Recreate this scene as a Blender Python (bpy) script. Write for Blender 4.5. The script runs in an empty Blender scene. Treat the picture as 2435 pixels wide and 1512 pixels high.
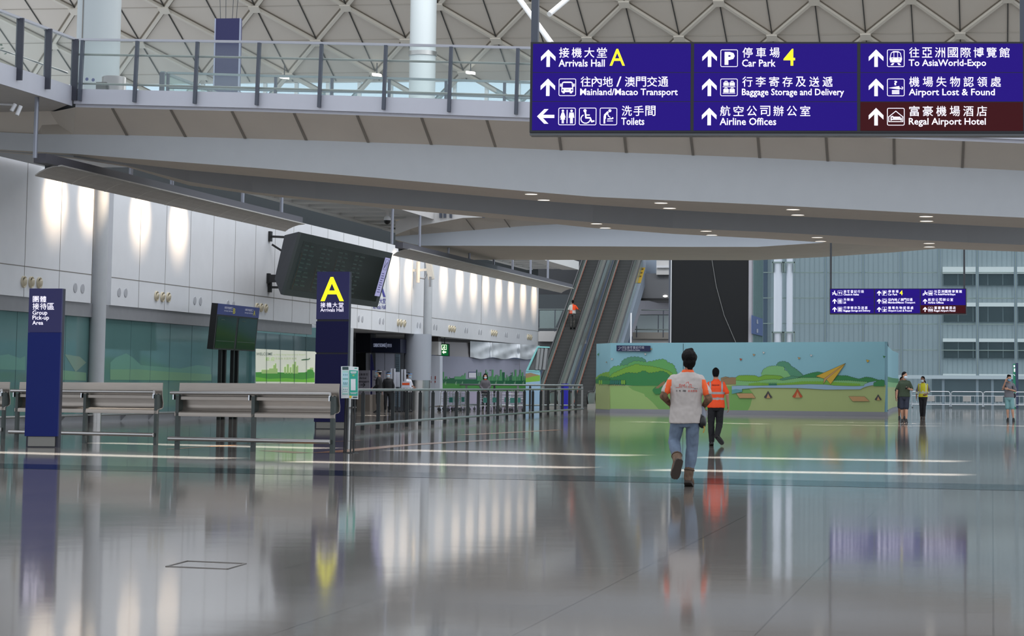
import bpy, bmesh, math, random
from mathutils import Vector, Matrix, noise
from mathutils.bvhtree import BVHTree
random.seed(7)
SC = bpy.context.scene
COL = SC.collection
# ---------------------------------------------------------------- camera
F, PX, PY = 5500.0, 1726.0, 416.0            # focal length and principal point in pixels of the 2435x1512 frame
TH = math.atan(.0917); RO = .006; YA = math.atan((2360 - 1726) / 5500.0)
EYE = Vector((0, 0, 1.25))
_h = Vector((-math.sin(YA), math.cos(YA), 0)); _z = Vector((0, 0, 1)); _r = Vector((math.cos(YA), math.sin(YA), 0))
FW = _h * math.cos(TH) + _z * math.sin(TH); _u = -_h * math.sin(TH) + _z * math.cos(TH)
RT = _r * math.cos(RO) + _u * math.sin(RO); UP = _u * math.cos(RO) - _r * math.sin(RO)
cam = bpy.data.cameras.new('camera'); cam.sensor_width = 36; cam.lens = 36 * F / 2435
cam.shift_x = -(PX - 1217.5) / 2435; cam.shift_y = -(756 - PY) / 2435; cam.clip_end = 1000
co = bpy.data.objects.new('camera', cam); COL.objects.link(co)
m = Matrix((RT, UP, -FW)).transposed().to_4x4(); m.translation = EYE; co.matrix_world = m
SC.camera = co
# ---------------------------------------------------------------- daylight, view
SC.view_settings.view_transform = 'Standard'; SC.view_settings.look = 'None'
SC.view_settings.exposure = 0.0; SC.view_settings.gamma = 1.0; SC.view_settings.use_curve_mapping = False
SC.cycles.max_bounces = 6; SC.cycles.diffuse_bounces = 3; SC.cycles.glossy_bounces = 3; SC.cycles.transmission_bounces = 4
SC.cycles.transparent_max_bounces = 12
SC.cycles.sample_clamp_indirect = 4.0; SC.cycles.caustics_reflective = True; SC.cycles.caustics_refractive = False
SC.cycles.use_denoising = True
W = bpy.data.worlds.new('daylight'); SC.world = W; W.use_nodes = True
nt = W.node_tree; bg = nt.nodes['Background']
tc = nt.nodes.new('ShaderNodeTexCoord'); sx = nt.nodes.new('ShaderNodeSeparateXYZ'); rp = nt.nodes.new('ShaderNodeValToRGB')
nt.links.new(tc.outputs['Generated'], sx.inputs[0]); nt.links.new(sx.outputs[2], rp.inputs[0]); nt.links.new(rp.outputs[0], bg.inputs[0])
rp.color_ramp.elements[0].position = 0.0; rp.color_ramp.elements[0].color = (.74, .80, .88, 1)
rp.color_ramp.elements[1].position = .8; rp.color_ramp.elements[1].color = (.86, .90, .97, 1)
bg.inputs[1].default_value = 1.35

def area(name, loc, size, sizey, power, color, spread, aim=(0, 0, -1)):
    l = bpy.data.lights.new(name, 'AREA'); l.shape = 'RECTANGLE'; l.size = size; l.size_y = sizey; l.energy = power
    l.color = color; l.spread = spread
    o = bpy.data.objects.new(name, l); COL.objects.link(o); o.location = loc
    o.rotation_euler = Vector(aim).to_track_quat('-Z', 'Y').to_euler(); return o

area('overhead_fill', (-12, 78, 22), 30, 30, 3200, (.97, .98, 1), math.radians(180))  # added area lamp, brightens the white wall and the hall below
area('overhead_fill', (-16, 113, 29), 44, 26, 15000, (.97, .98, 1), math.radians(180))  # added lamp hung under the closed roof to lift the dim far hall
# ---------------------------------------------------------------- pixel -> place helpers (real planes of the building)
def ray(x, y): return FW + RT * ((x - PX) / F) - UP * ((y - PY) / F)
def hz(x, y, c=0.0): d = ray(x, y); return EYE + d * ((c - EYE.z) / d.z)
def hx(x, y, c): d = ray(x, y); return EYE + d * ((c - EYE.x) / d.x)
def hy(x, y, c): d = ray(x, y); return EYE + d * ((c - EYE.y) / d.y)
def hd(x, y, k): d = ray(x, y); return EYE + d * (k / d.dot(_h))
class Plane:
    def __init__(s, p, n): s.p = Vector(p); s.n = Vector(n).normalized(); s.n = s.n if (EYE - s.p).dot(s.n) > 0 else -s.n
    def at(s, x, y, e=0.0):
        d = ray(x, y); return EYE + d * ((s.p + s.n * e - EYE).dot(s.n) / d.dot(s.n))
# sun shafts falling through the roof slots onto the floor
for x0, y0, x1, y1, wd, pw in ((950, 1070, 1510, 1083, .9, 1), (700, 1097, 1390, 1112, .7, 1), (1670, 1087, 2280, 1097, .9, 1), (1560, 1117, 2290, 1129, .7, 1), (-60, 1074, 540, 1090, .8, 1), (230, 1053, 780, 1066, .9, .9), (-80, 1046, 60, 1049, .9, .9),
                               (1420, 994, 1590, 996, 1.2, .8), (1500, 1002.5, 1830, 1008, 1.2, .7), (1740, 998.5, 1860, 1000, 1.2, .8), (1950, 1003.5, 2240, 1007, 1.2, .8), (1920, 1010, 2230, 1013, 1.0, .6), (850, 987, 1000, 990, 1.5, .6), (1010, 987.5, 1400, 996, 1.2, .6), (860, 995, 1050, 1000, 1.2, .5), (2330, 1011, 2500, 1014, 1.0, .6), (2280, 985, 2420, 986, 1.6, .4)):
    p, q = hz(x0, y0), hz(x1, y1); d = q - p; o = area('sun_shaft', (p + q) / 2 + Vector((0, 0, 14)), d.length, wd, 38.0 * pw * d.length * wd, (1, .97, .92), math.radians(2.5)); o.rotation_euler = (0, 0, math.atan2(d.y, d.x))
def lerp(tab, x):
    if x <= tab[0][0]: a, b = tab[0], tab[1]
    elif x >= tab[-1][0]: a, b = tab[-2], tab[-1]
    else:
        for a, b in zip(tab, tab[1:]):
            if x <= b[0]: break
    return a[1] + (b[1] - a[1]) * (x - a[0]) / (b[0] - a[0])
# ---------------------------------------------------------------- materials
def lin(c):
    return tuple(((v / 255) / 12.92 if v / 255 <= .04045 else ((v / 255 + .055) / 1.055) ** 2.4) for v in c) + (1,)
MATS = {}
def mat(name, rgb, rough=.5, metal=0., var=0., scale=3., emit=None, es=1., bump=0., alpha=1., spec=.5, stretch=None):
    if name in MATS: return MATS[name]
    m = bpy.data.materials.new(name); m.use_nodes = True; n = m.node_tree; b = n.nodes['Principled BSDF']
    b.inputs['Base Color'].default_value = lin(rgb); b.inputs['Roughness'].default_value = rough; b.inputs['Metallic'].default_value = metal
    b.inputs['Specular IOR Level'].default_value = spec
    if alpha < 1: b.inputs['Alpha'].default_value = alpha
    if var or bump:
        t = n.nodes.new('ShaderNodeTexCoord'); no = n.nodes.new('ShaderNodeTexNoise'); no.inputs['Scale'].default_value = scale; no.inputs['Detail'].default_value = 4
        if stretch:
            mp = n.nodes.new('ShaderNodeMapping'); mp.inputs['Scale'].default_value = stretch
            n.links.new(t.outputs['Object'], mp.inputs[0]); n.links.new(mp.outputs[0], no.inputs['Vector'])
        else: n.links.new(t.outputs['Object'], no.inputs['Vector'])
        if var:
            r = n.nodes.new('ShaderNodeValToRGB'); n.links.new(no.outputs[0], r.inputs[0])
            r.color_ramp.elements[0].position = .3; r.color_ramp.elements[1].position = .7
            c = lin(rgb); r.color_ramp.elements[0].color = tuple(v * (1 - var) for v in c[:3]) + (1,)
            r.color_ramp.elements[1].color = tuple(min(1, v * (1 + var)) for v in c[:3]) + (1,); n.links.new(r.outputs[0], b.inputs['Base Color'])
        if bump:
            bu = n.nodes.new('ShaderNodeBump'); bu.inputs['Strength'].default_value = bump; bu.inputs['Distance'].default_value = .02
            n.links.new(no.outputs[0], bu.inputs['Height']); n.links.new(bu.outputs[0], b.inputs['Normal'])
    if emit: b.inputs['Emission Color'].default_value = lin(emit); b.inputs['Emission Strength'].default_value = es
    MATS[name] = m; return m
def glass(name, rgb, alpha, rough=.02, spec=.5):
    """thin clear pane: mostly see-through, tinted, with a surface reflection"""
    if name in MATS: return MATS[name]
    m = bpy.data.materials.new(name); m.use_nodes = True; n = m.node_tree; b = n.nodes['Principled BSDF']; out = n.nodes['Material Output']
    b.inputs['Base Color'].default_value = lin(rgb); b.inputs['Roughness'].default_value = rough; b.inputs['Specular IOR Level'].default_value = spec
    tr = n.nodes.new('ShaderNodeBsdfTransparent'); c = lin(rgb); tr.inputs[0].default_value = tuple(.8 + .2 * v for v in c[:3]) + (1,)
    mx = n.nodes.new('ShaderNodeMixShader'); mx.inputs[0].default_value = alpha
    n.links.new(tr.outputs[0], mx.inputs[1]); n.links.new(b.outputs[0], mx.inputs[2]); n.links.new(mx.outputs[0], out.inputs[0])
    MATS[name] = m; return m
# ---------------------------------------------------------------- mesh builder
class MB:
    def __init__(s): s.v = []; s.f = []; s.m = []; s.s = []
    def add(s, vs, fs, m=0, sm=False):
        o = len(s.v); s.v += [Vector(p) for p in vs]
        for f in fs: s.f.append([i + o for i in f]); s.m.append(m); s.s.append(sm)
    def hexa(s, p, m=0):      # 8 points: bottom ring 0-3, top ring 4-7
        s.add(p, [(3, 2, 1, 0), (4, 5, 6, 7), (0, 1, 5, 4), (1, 2, 6, 5), (2, 3, 7, 6), (3, 0, 4, 7)], m)
    def box(s, x0, x1, y0, y1, z0, z1, m=0):
        s.hexa([(x0, y0, z0), (x1, y0, z0), (x1, y1, z0), (x0, y1, z0), (x0, y0, z1), (x1, y0, z1), (x1, y1, z1), (x0, y1, z1)], m)
    def obox(s, c, a, b, d, m=0):   # centre and three half-extent vectors
        c = Vector(c); a = Vector(a); b = Vector(b); d = Vector(d)
        s.hexa([c - a - b - d, c + a - b - d, c + a + b - d, c - a + b - d, c - a - b + d, c + a - b + d, c + a + b + d, c - a + b + d], m)
    def bar(s, p, q, w, h, m=0, up=(0, 0, 1)):
        p = Vector(p); q = Vector(q); d = q - p; t = d.normalized(); up = Vector(up)
        if abs(t.dot(up)) > .97: up = Vector((0, 1, 0))
        a = t.cross(up).normalized(); b = a.cross(t).normalized()
        s.obox((p + q) / 2, d / 2, a * w / 2, b * h / 2, m)
    def tube(s, pts, r, n=10, m=0, cap=True):
        pts = [Vector(p) for p in pts]; rr = r if isinstance(r, (list, tuple)) else [r] * len(pts)
        base = len(s.v); vs = []; fs = []; a = None
        for i, p in enumerate(pts):
            t = (pts[min(i + 1, len(pts) - 1)] - pts[max(i - 1, 0)]).normalized()
            if a is None:
                a = t.orthogonal().normalized()
            a = (a - t * a.dot(t)).normalized(); b = t.cross(a)
            for k in range(n):
                g = 2 * math.pi * k / n; vs.append(p + (a * math.cos(g) + b * math.sin(g)) * rr[i])
        for i in range(len(pts) - 1):
            for k in range(n): fs.append((i * n + k, i * n + (k + 1) % n, (i + 1) * n + (k + 1) % n, (i + 1) * n + k))
        s.add(vs, fs, m, True)
        if cap:
            s.add(vs[:n], [tuple(range(n - 1, -1, -1))], m); s.add(vs[-n:], [tuple(range(n))], m)
    def prism(s, poly, vec, m=0):
        vec = Vector(vec); n = len(poly); P = [Vector(p) for p in poly]
        s.add(P + [p + vec for p in P], [tuple(range(n - 1, -1, -1)), tuple(range(n, 2 * n))] + [(i, (i + 1) % n, n + (i + 1) % n, n + i) for i in range(n)], m)
    def poly(s, pts, m=0): s.add(pts, [tuple(range(len(pts)))], m)
    def strip(s, A, B, m=0, sm=False):
        n = len(A); s.add(list(A) + list(B), [(i, i + 1, n + i + 1, n + i) for i in range(n - 1)], m, sm)
    def lathe(s, prof, c, n=16, m=0, axis=(0, 0, 1), cap=True):
        c = Vector(c); ax = Vector(axis).normalized(); a = ax.orthogonal().normalized(); b = ax.cross(a); vs = []; fs = []
        for r, h in prof:
            for k in range(n):
                g = 2 * math.pi * k / n; vs.append(c + ax * h + (a * math.cos(g) + b * math.sin(g)) * r)
        for i in range(len(prof) - 1):
            for k in range(n): fs.append((i * n + k, i * n + (k + 1) % n, (i + 1) * n + (k + 1) % n, (i + 1) * n + k))
        s.add(vs, fs, m, True)
        if cap: s.add(vs[:n], [tuple(range(n - 1, -1, -1))], m); s.add(vs[-n:], [tuple(range(n))], m)
    def disc(s, c, nrm, r, n=20, m=0, ry=None):
        c = Vector(c); nrm = Vector(nrm).normalized(); a = Vector((0, 0, 1)); a = (a - nrm * a.dot(nrm)); a = a.normalized() if a.length > .01 else Vector((1, 0, 0)); b = nrm.cross(a)
        s.poly([c + a * math.cos(2 * math.pi * k / n) * r + b * math.sin(2 * math.pi * k / n) * (ry or r) for k in range(n)], m)
    def build(s, name, mats, parent=None, clean=True):
        me = bpy.data.meshes.new(name); off = parent_loc(parent)
        me.from_pydata([tuple(p - off) for p in s.v], [], s.f)
        for mm in (mats if isinstance(mats, (list, tuple)) else [mats]): me.materials.append(mm)
        me.polygons.foreach_set('material_index', s.m); me.polygons.foreach_set('use_smooth', s.s)
        if clean:
            bm = bmesh.new(); bm.from_mesh(me); bmesh.ops.recalc_face_normals(bm, faces=bm.faces); bm.to_mesh(me); bm.free()
        me.update()
        o = bpy.data.objects.new(name, me); COL.objects.link(o)
        if parent: o.parent = parent
        return o
def parent_loc(p):
    v = Vector((0, 0, 0))
    while p is not None: v += p.location; p = p.parent
    return v
def tag(o, label=None, cat=None, group=None, kind=None):
    if label: o['label'] = label
    if cat: o['category'] = cat
    if group: o['group'] = group
    if kind: o['kind'] = kind
    return o
def thing(name, label, cat, loc, group=None):
    o = bpy.data.objects.new(name, None); o.empty_display_size = .1; COL.objects.link(o); o.location = Vector(loc)
    return tag(o, label, cat, group)
def struct(o): o['kind'] = 'structure'; return o
def copy_tree(o, parent=None):
    c = o.copy(); COL.objects.link(c)
    if parent: c.parent = parent
    for ch in list(o.children): copy_tree(ch, c)
    return c
# ---------------------------------------------------------------- lettering
_TX = {}
def glyphs(s, bold=0.0, sp=1.0):
    k = (s, bold, sp)
    if k not in _TX:
        c = bpy.data.curves.new('t', 'FONT'); c.body = s; c.size = 1; c.resolution_u = 2; c.offset = bold; c.space_character = sp
        o = bpy.data.objects.new('t', c); COL.objects.link(o)
        dg = bpy.context.evaluated_depsgraph_get(); dg.update(); me = bpy.data.meshes.new_from_object(o.evaluated_get(dg))
        _TX[k] = ([(v.co.x, v.co.y) for v in me.vertices], [tuple(p.vertices) for p in me.polygons])
        bpy.data.objects.remove(o); bpy.data.curves.remove(c); bpy.data.meshes.remove(me)
    return _TX[k]
class Draw:
    """flat drawing on a plane: fn(x, y, e) gives the point; y grows downwards as in a drawing"""
    def __init__(s, mb, fn, e=.004): s.mb = mb; s.fn = fn; s.e = e; s.k = 0
    def poly(s, pts, m=0, e=None):
        s.k += 1; s.mb.poly([s.fn(x, y, (s.e if e is None else e) + 6e-5 * s.k) for x, y in pts], m)
    def rect(s, x0, y0, x1, y1, m=0, e=None): s.poly([(x0, y0), (x1, y0), (x1, y1), (x0, y1)], m, e)
    def ell(s, cx, cy, rx, ry=None, m=0, e=None, n=20, a0=0, a1=360):
        ry = rx if ry is None else ry
        s.poly([(cx + rx * math.cos(math.radians(a0 + (a1 - a0) * k / n)), cy + ry * math.sin(math.radians(a0 + (a1 - a0) * k / n))) for k in range(n if a1 - a0 == 360 else n + 1)], m, e)
    def line(s, pts, w, m=0, e=None):
        for (x0, y0), (x1, y1) in zip(pts, pts[1:]):
            dx, dy = x1 - x0, y1 - y0; L = math.hypot(dx, dy) or 1; nx, ny = -dy / L * w / 2, dx / L * w / 2; tx, ty = dx / L * w * .3, dy / L * w * .3
            s.poly([(x0 + nx - tx, y0 + ny - ty), (x1 + nx + tx, y1 + ny + ty), (x1 - nx + tx, y1 - ny + ty), (x0 - nx - tx, y0 - ny - ty)], m, e)
    def rring(s, x0, y0, x1, y1, r, w, m=0):
        def ring(a0, b0, a1, b1, r):
            out = []
            for cx, cy, st in ((a1 - r, b0 + r, -90), (a1 - r, b1 - r, 0), (a0 + r, b1 - r, 90), (a0 + r, b0 + r, 180)):
                for k in range(4): g = math.radians(st + 30 * k); out.append((cx + r * math.cos(g), cy + r * math.sin(g)))
            return out
        A = ring(x0, y0, x1, y1, r); B = ring(x0 + w, y0 + w, x1 - w, y1 - w, max(r - w, w * .3)); n = len(A)
        s.mb.add([s.fn(x, y, s.e) for x, y in A + B], [(i, (i + 1) % n, n + (i + 1) % n, n + i) for i in range(n)], m)
    def text(s, t, x0, y0, x1, y1, m=0, bold=.008, sp=1.0, e=None):
        """lettering fitted into a box: the ink's own bounds meet x0..x1, y0..y1"""
        V, P = glyphs(t, bold, sp)
        if not V: return
        ax = min(v[0] for v in V); bx = max(v[0] for v in V); ay = min(v[1] for v in V); by = max(v[1] for v in V)
        s.mb.add([s.fn(x0 + (v[0] - ax) / (bx - ax) * (x1 - x0), y1 - (v[1] - ay) / (by - ay) * (y1 - y0), s.e if e is None else e) for v in V], P, m)
    def chars(s, t, x0, y0, x1, y1, m=0, bold=.004, e=None):
        """evenly spaced characters, each filling the height"""
        n = len(t); h = y1 - y0; hw = abs(h) ; step = (x1 - x0 - hw) / max(n - 1, 1)
        for i, ch in enumerate(t): 
            cx = x0 + i * step
            if ch == '/': s.text(ch, cx + hw * .25, y0, cx + hw * .75, y1, m, bold, e=e)
            else: s.text(ch, cx, y0, cx + hw, y1, m, bold, e=e)
# ================================================================ palette
WHITE = mat('white_wall_panel', (226, 228, 232), .35, var=.02, scale=1.5)
OFFW = mat('offwhite_paint', (206, 205, 204), .55, var=.02)
GREYP = mat('pale_grey_paint', (184, 188, 192), .5, var=.03)
WARMP = mat('warm_grey_soffit', (204, 196, 185), .6, var=.03, scale=1.0)
MIDG = mat('mid_grey_panel', (140, 142, 146), .5, var=.04)
DARKG = mat('dark_grey_metal', (52, 55, 60), .45)
SLATE = mat('slate_post_paint', (72, 78, 90), .4)
BLACK = mat('black_paint', (18, 19, 21), .4)
JOINT = mat('dark_joint', (120, 116, 110), .7)
STEEL = mat('brushed_steel', (176, 174, 172), .28, 1.0, var=.06, scale=6, stretch=(1, 1, 30))
CHROME = mat('polished_chrome', (205, 208, 212), .12, 1.0)
RAILM = mat('grey_handrail', (128, 140, 140), .35, .6)
# ================================================================ floor
def floor_material():
    m = bpy.data.materials.new('polished_granite'); m.use_nodes = True; n = m.node_tree; b = n.nodes['Principled BSDF']; L = n.links
    t = n.nodes.new('ShaderNodeTexCoord'); br = n.nodes.new('ShaderNodeTexBrick')
    br.offset = 0; br.inputs['Scale'].default_value = 1; br.inputs['Brick Width'].default_value = 1.2; br.inputs['Row Height'].default_value = 1.2
    br.inputs['Mortar Size'].default_value = .006; br.inputs['Mortar Smooth'].default_value = .1
    br.inputs['Color1'].default_value = lin((126, 120, 114)); br.inputs['Color2'].default_value = lin((120, 115, 110)); br.inputs['Mortar'].default_value = lin((96, 91, 86))
    L.new(t.outputs['Object'], br.inputs['Vector'])
    no = n.nodes.new('ShaderNodeTexNoise'); no.inputs['Scale'].default_value = 60; no.inputs['Detail'].default_value = 5; L.new(t.outputs['Object'], no.inputs['Vector'])
    mx = n.nodes.new('ShaderNodeMixRGB'); mx.blend_type = 'OVERLAY'; mx.inputs[0].default_value = .35
    L.new(br.outputs[0], mx.inputs[1]); L.new(no.outputs[0], mx.inputs[2]); L.new(mx.outputs[0], b.inputs['Base Color'])
    b.inputs['Roughness'].default_value = .065; b.inputs['Specular IOR Level'].default_value = .33
    n2 = n.nodes.new('ShaderNodeTexNoise'); n2.inputs['Scale'].default_value = .8; n2.inputs['Detail'].default_value = 3; L.new(t.outputs['Object'], n2.inputs['Vector'])
    bu = n.nodes.new('ShaderNodeBump'); bu.inputs['Strength'].default_value = .03; bu.inputs['Distance'].default_value = .03
    L.new(n2.outputs[0], bu.inputs['Height']); L.new(bu.outputs[0], b.inputs['Normal'])
    return m
FLOORM = floor_material()
b = MB(); b.box(-60, 45, -6, 226, -.3, 0); struct(b.build('floor', FLOORM))
BAND = mat('dark_granite_inlay', (26, 34, 38), .08, spec=.12)
b = MB(); p0 = hz(0, 1102); p1 = hz(2435, 1153); d = (p1 - p0).normalized(); p0 -= d * 12; p1 += d * 14; nrm = Vector((-d.y, d.x, 0)) * -1.7
b.hexa([p0 + nrm, p1 + nrm, p1, p0] + [v + Vector((0, 0, .002)) for v in (p0 + nrm, p1 + nrm, p1, p0)]); struct(b.build('trim_1', BAND))
TAPE = mat('orange_floor_line', (168, 118, 78), .15, var=.08)
def ribbon(px, w, name):
    P = [hz(x, y) for x, y in px]; A = []; B = []
    for i, p in enumerate(P):
        t = (P[min(i + 1, len(P) - 1)] - P[max(i - 1, 0)]).normalized(); s = Vector((-t.y, t.x, 0)) * w / 2
        A.append(p + s + Vector((0, 0, .002))); B.append(p - s + Vector((0, 0, .002)))
    q = MB(); q.strip(A, B); return struct(q.build(name, TAPE))
ribbon([(400, 1068), (480, 1062.5), (560, 1058.5), (660, 1055), (760, 1051), (860, 1047)], .16, 'trim_2')
ribbon([(640, 1071), (720, 1077), (790, 1075), (860, 1068), (960, 1058.5), (1060, 1052), (1160, 1047), (1240, 1043)], .45, 'trim_3')
ribbon([(1330, 1022), (1180, 1030), (1100, 1034)], .3, 'trim_4')
b = MB(); q = [hz(395, 1347), hz(540, 1353), hz(585, 1340), hz(445, 1334)]
for a, c in zip(q, q[1:] + q[:1]): b.bar(a + Vector((0, 0, .003)), c + Vector((0, 0, .002)), .012, .004)
struct(b.build('trim_5', mat('hatch_edge_metal', (110, 106, 102), .3, .7)))
b = MB(); q = [hz(560, 1343), hz(1010, 1357)]; b.bar(q[0], q[1], .02, .004)
# ================================================================ left wall  (plane x = XW)
XW = -28.62
def wy(px, py=760): return hx(px, py, XW).y
y_a, y_b = wy(0), wy(215); y_c, y_d = wy(262), wy(1007); y_e, y_f = wy(1023), wy(1280)
wall = MB()
JW = MB()
ZB, ZS, ZT = 3.80, 4.71, 7.98
for (y0, y1) in ((y_a - 14, y_b), (y_c, y_d), (y_e, y_f)):
    wall.box(XW - .25, XW, y0, y1, ZB, ZT)
# pale return panels in the two niches
for (y0, y1) in ((y_b, y_c), (y_d, y_e)):
    wall.box(XW - .55, XW - .3, y0, y1, ZB, ZT)
W0 = wall.build('wall_left', WHITE); struct(W0)
q_ = MB(); D = Draw(q_, lambda x, y, e: hx(x, y, XW + e), .01); D.text('A', 884, 655, 917, 706, 0, .0); D.text('接機大堂', 887, 709, 917, 722, 0, .01); D.text('Arrivals Hall', 887, 724.5, 917, 735)
q_.build('wall_lettering', mat('wall_print_blue', (66, 66, 150), .5), W0)
for (y0, y1) in ((y_a - 14, y_b), (y_c, y_d), (y_e, y_f)):
    JW.box(XW, XW + .006, y0, y1, ZS - .012, ZS + .012)
    n = max(1, round((y1 - y0) / 2.53)) if y0 != y_e else 0
    for i in range(1, n): 
        yy = y0 + (y1 - y0) * i / n; JW.box(XW, XW + .006, yy - .009, yy + .009, ZB, ZT)
    if y0 == y_e: yy = wy(1144); JW.box(XW, XW + .006, yy - .03, yy + .03, ZS, ZT)
    JW.box(XW, XW + .01, y1 - .02, y1, ZB, ZT)
JW.build('panel_joint', JOINT, W0)
# solid black box paints the dark void above the wall top
b = MB(); b.box(XW - .6, XW - .05, y_a - 14, y_f, ZT + .02, ZT + .9); b.build('void_shade', BLACK, W0)
# round nozzles and flush grey discs
NOZ = mat('brass_nozzle', (206, 196, 172), .5, .1); NOZD = mat('nozzle_throat', (70, 62, 48), .6); DISC = mat('grey_disc', (176, 178, 184), .5)
for px, py in [(55, 670), (73, 671), (92, 672.6), (371, 704), (385, 706), (399, 707), (610, 731), (620, 731.5), (631, 733), (946, 767), (953, 768), (961, 769),
               (1068, 781), (1073.8, 781.7), (1079.6, 782.4), (1169, 791), (1174, 791.7), (1179, 792.4), (1254.5, 801), (1258.2, 801.5), (1262, 802)]:
    p = hx(px, py, XW); q = MB(); q.lathe([(.175, .0), (.175, .05), (.165, .06), (.14, .02), (.10, -.05)], p, 18, 0, (1, 0, 0), False)
    q.disc(p + Vector((.004, 0, 0)), (1, 0, 0), .15, 18, 1)
    q.lathe([(.05, .0), (.125, .03), (.13, .06), (.10, .085), (.0, .09)], p, 14, 0, (1, 0, -.35), False)
    q.build('air_nozzle', (NOZ, NOZD), W0)
for px, py in [(178.6, 684), (196, 686), (283, 695), (298.6, 696), (463, 714.6), (476.5, 716), (542, 723.5), (555, 725), (853, 757.5), (861.6, 758.6), (903, 763), (911, 763.8),
               (992.4, 773), (999, 773.6), (1032, 777), (1038, 778), (1106, 785), (1111, 785.7), (1139, 789), (1144, 789.7), (1201.6, 795.6), (1205.4, 796), (1230, 798.4), (1233.5, 798.8)]:
    p = hx(px, py, XW); q = MB(); q.lathe([(.155, 0), (.155, .012), (.14, .015)], p, 18, 0, (1, 0, 0)); q.build('disc_cover', DISC, W0)
# grey band under the white panels, with the glass screens below
TEAL = mat('teal_glass_screen', (94, 130, 128), .06, var=.05, scale=.6); TEALD = mat('deep_teal_glass', (78, 122, 122), .05)
b = MB(); b.box(XW - .3, XW - .06, y_a - 14, wy(745, 780), 3.36, ZB); BANDW = b.build('lintel_band', MIDG, W0)
YG0, YG1 = y_a - 14, hx(845, 900, XW).y
gl = MB(); gl.box(XW - .2, XW - .16, YG0, hx(606, 900, XW - .18).y, .28, 3.36); GS = gl.build('wall_glass', TEAL); tag(GS, kind='structure')
q = MB()
for px in (38, 154, 310, 358, 403, 455, 505, 560): 
    p = hx(px, 850, XW - .16); q.box(XW - .16, XW - .154, p.y - .012, p.y + .012, .28, 3.36)
q.build('glass_joint', mat('glass_joint', (66, 100, 102), .5), GS)
# faint reflection of the cartoon mural, painted onto the glass
q = MB(); MU = [mat('mural_faint_green', (108, 152, 138), .15), mat('mural_faint_lime', (122, 160, 130), .15), mat('mural_faint_sand', (128, 152, 134), .15)]
D = Draw(q, lambda x, y, e: hx(x, y, XW - .16 + e), .004)
D.poly([(262, 862), (275, 850), (300, 840), (316, 850), (335, 868), (380, 872), (430, 876), (470, 868), (500, 872), (503, 896), (262, 892)], 0)
D.poly([(262, 878), (330, 878), (400, 884), (503, 890), (503, 905), (262, 903)], 1)
D.poly([(154, 842), (190, 848), (205, 862), (180, 884), (172, 872)], 2)
D.poly([(0, 845), (20, 842), (48, 852), (60, 846), (60, 880), (0, 878)], 0)
D.poly([(148, 880), (205, 886), (205, 905), (148, 903)], 1)
q.build('mural_reflection', MU, GS)
# sun-lit reflection strip is left to the renderer: clear upper panes with the lit room behind
# kerb and kick rail along the glass
b = MB(); b.box(XW - .3, XW - .12, YG0, YG1, 0, .28); struct(b.build('baseboard_left', MIDG))
b = MB(); b.bar((XW + .02, YG0, .2), (XW + .02, YG1, .2), .05, .05)
KR = thing('kick_rail', 'long low grey kick rail in front of the teal glass wall', 'rail', (XW, y_c, 0))
b = MB(); b.tube([(XW + .05, YG0, .24), (XW + .05, YG1, .24)], .035, 8); b.build('tube', STEEL, KR)
yy = YG0 + 1
while yy < YG1:
    q = MB(); q.prism([(XW - .12, yy, .02), (XW + .05, yy, .2), (XW + .05, yy, .25), (XW - .12, yy, .25)], (0, .04, 0)); q.build('bracket', MIDG, KR); yy += 2.55
# niche columns
for nm, px, label in (('1', 229, 0), ('2', 1013, 0)):
    c = hx(px, 880, XW + .05)
    q = MB(); q.lathe([(.25, 1.05), (.25, 7.9)], c - Vector((0, 0, c.z)), 24); o = q.build('pillar_' + nm, GREYP); struct(o)
    q = MB(); q.lathe([(.2, 0), (.2, 1.06)], c - Vector((0, 0, c.z)), 24); q.build('steel_skirt', STEEL, o)
# ================================================================ portal recess behind the wall (x < XW)
yP0, yP1 = hx(838, 830, XW).y, y_f
DK = mat('portal_dark', (40, 42, 48), .5); NAVY = mat('navy_fascia', (26, 30, 52), .35)
b = MB(); b.box(-37, XW - .26, yP0 - .4, yP1, ZB, ZB + .12); struct(b.build('ceiling_portal', GREYP))
b = MB(); b.box(-37.2, -37, yP0 - .4, 150, 0, ZB); struct(b.build('wall_portal_back', mat('portal_back', (92, 94, 104), .6)))
b = MB(); b.box(-37, XW - .2, yP0 - .45, yP0 - .3, 0, ZB); struct(b.build('wall_portal_side', TEALD))
# ================================================================ upper floor on the left and its balustrade
XC = -20.68
b = MB(); 
top = [(XC, 49.96), (XC, 15), (-28.4, 15), (-28.4, 56), (-24.5, 55.2)]
b.prism([(x, y, 7.56) for x, y in top], (0, 0, .32)); struct(b.build('ceiling_upper_floor', OFFW))
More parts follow.
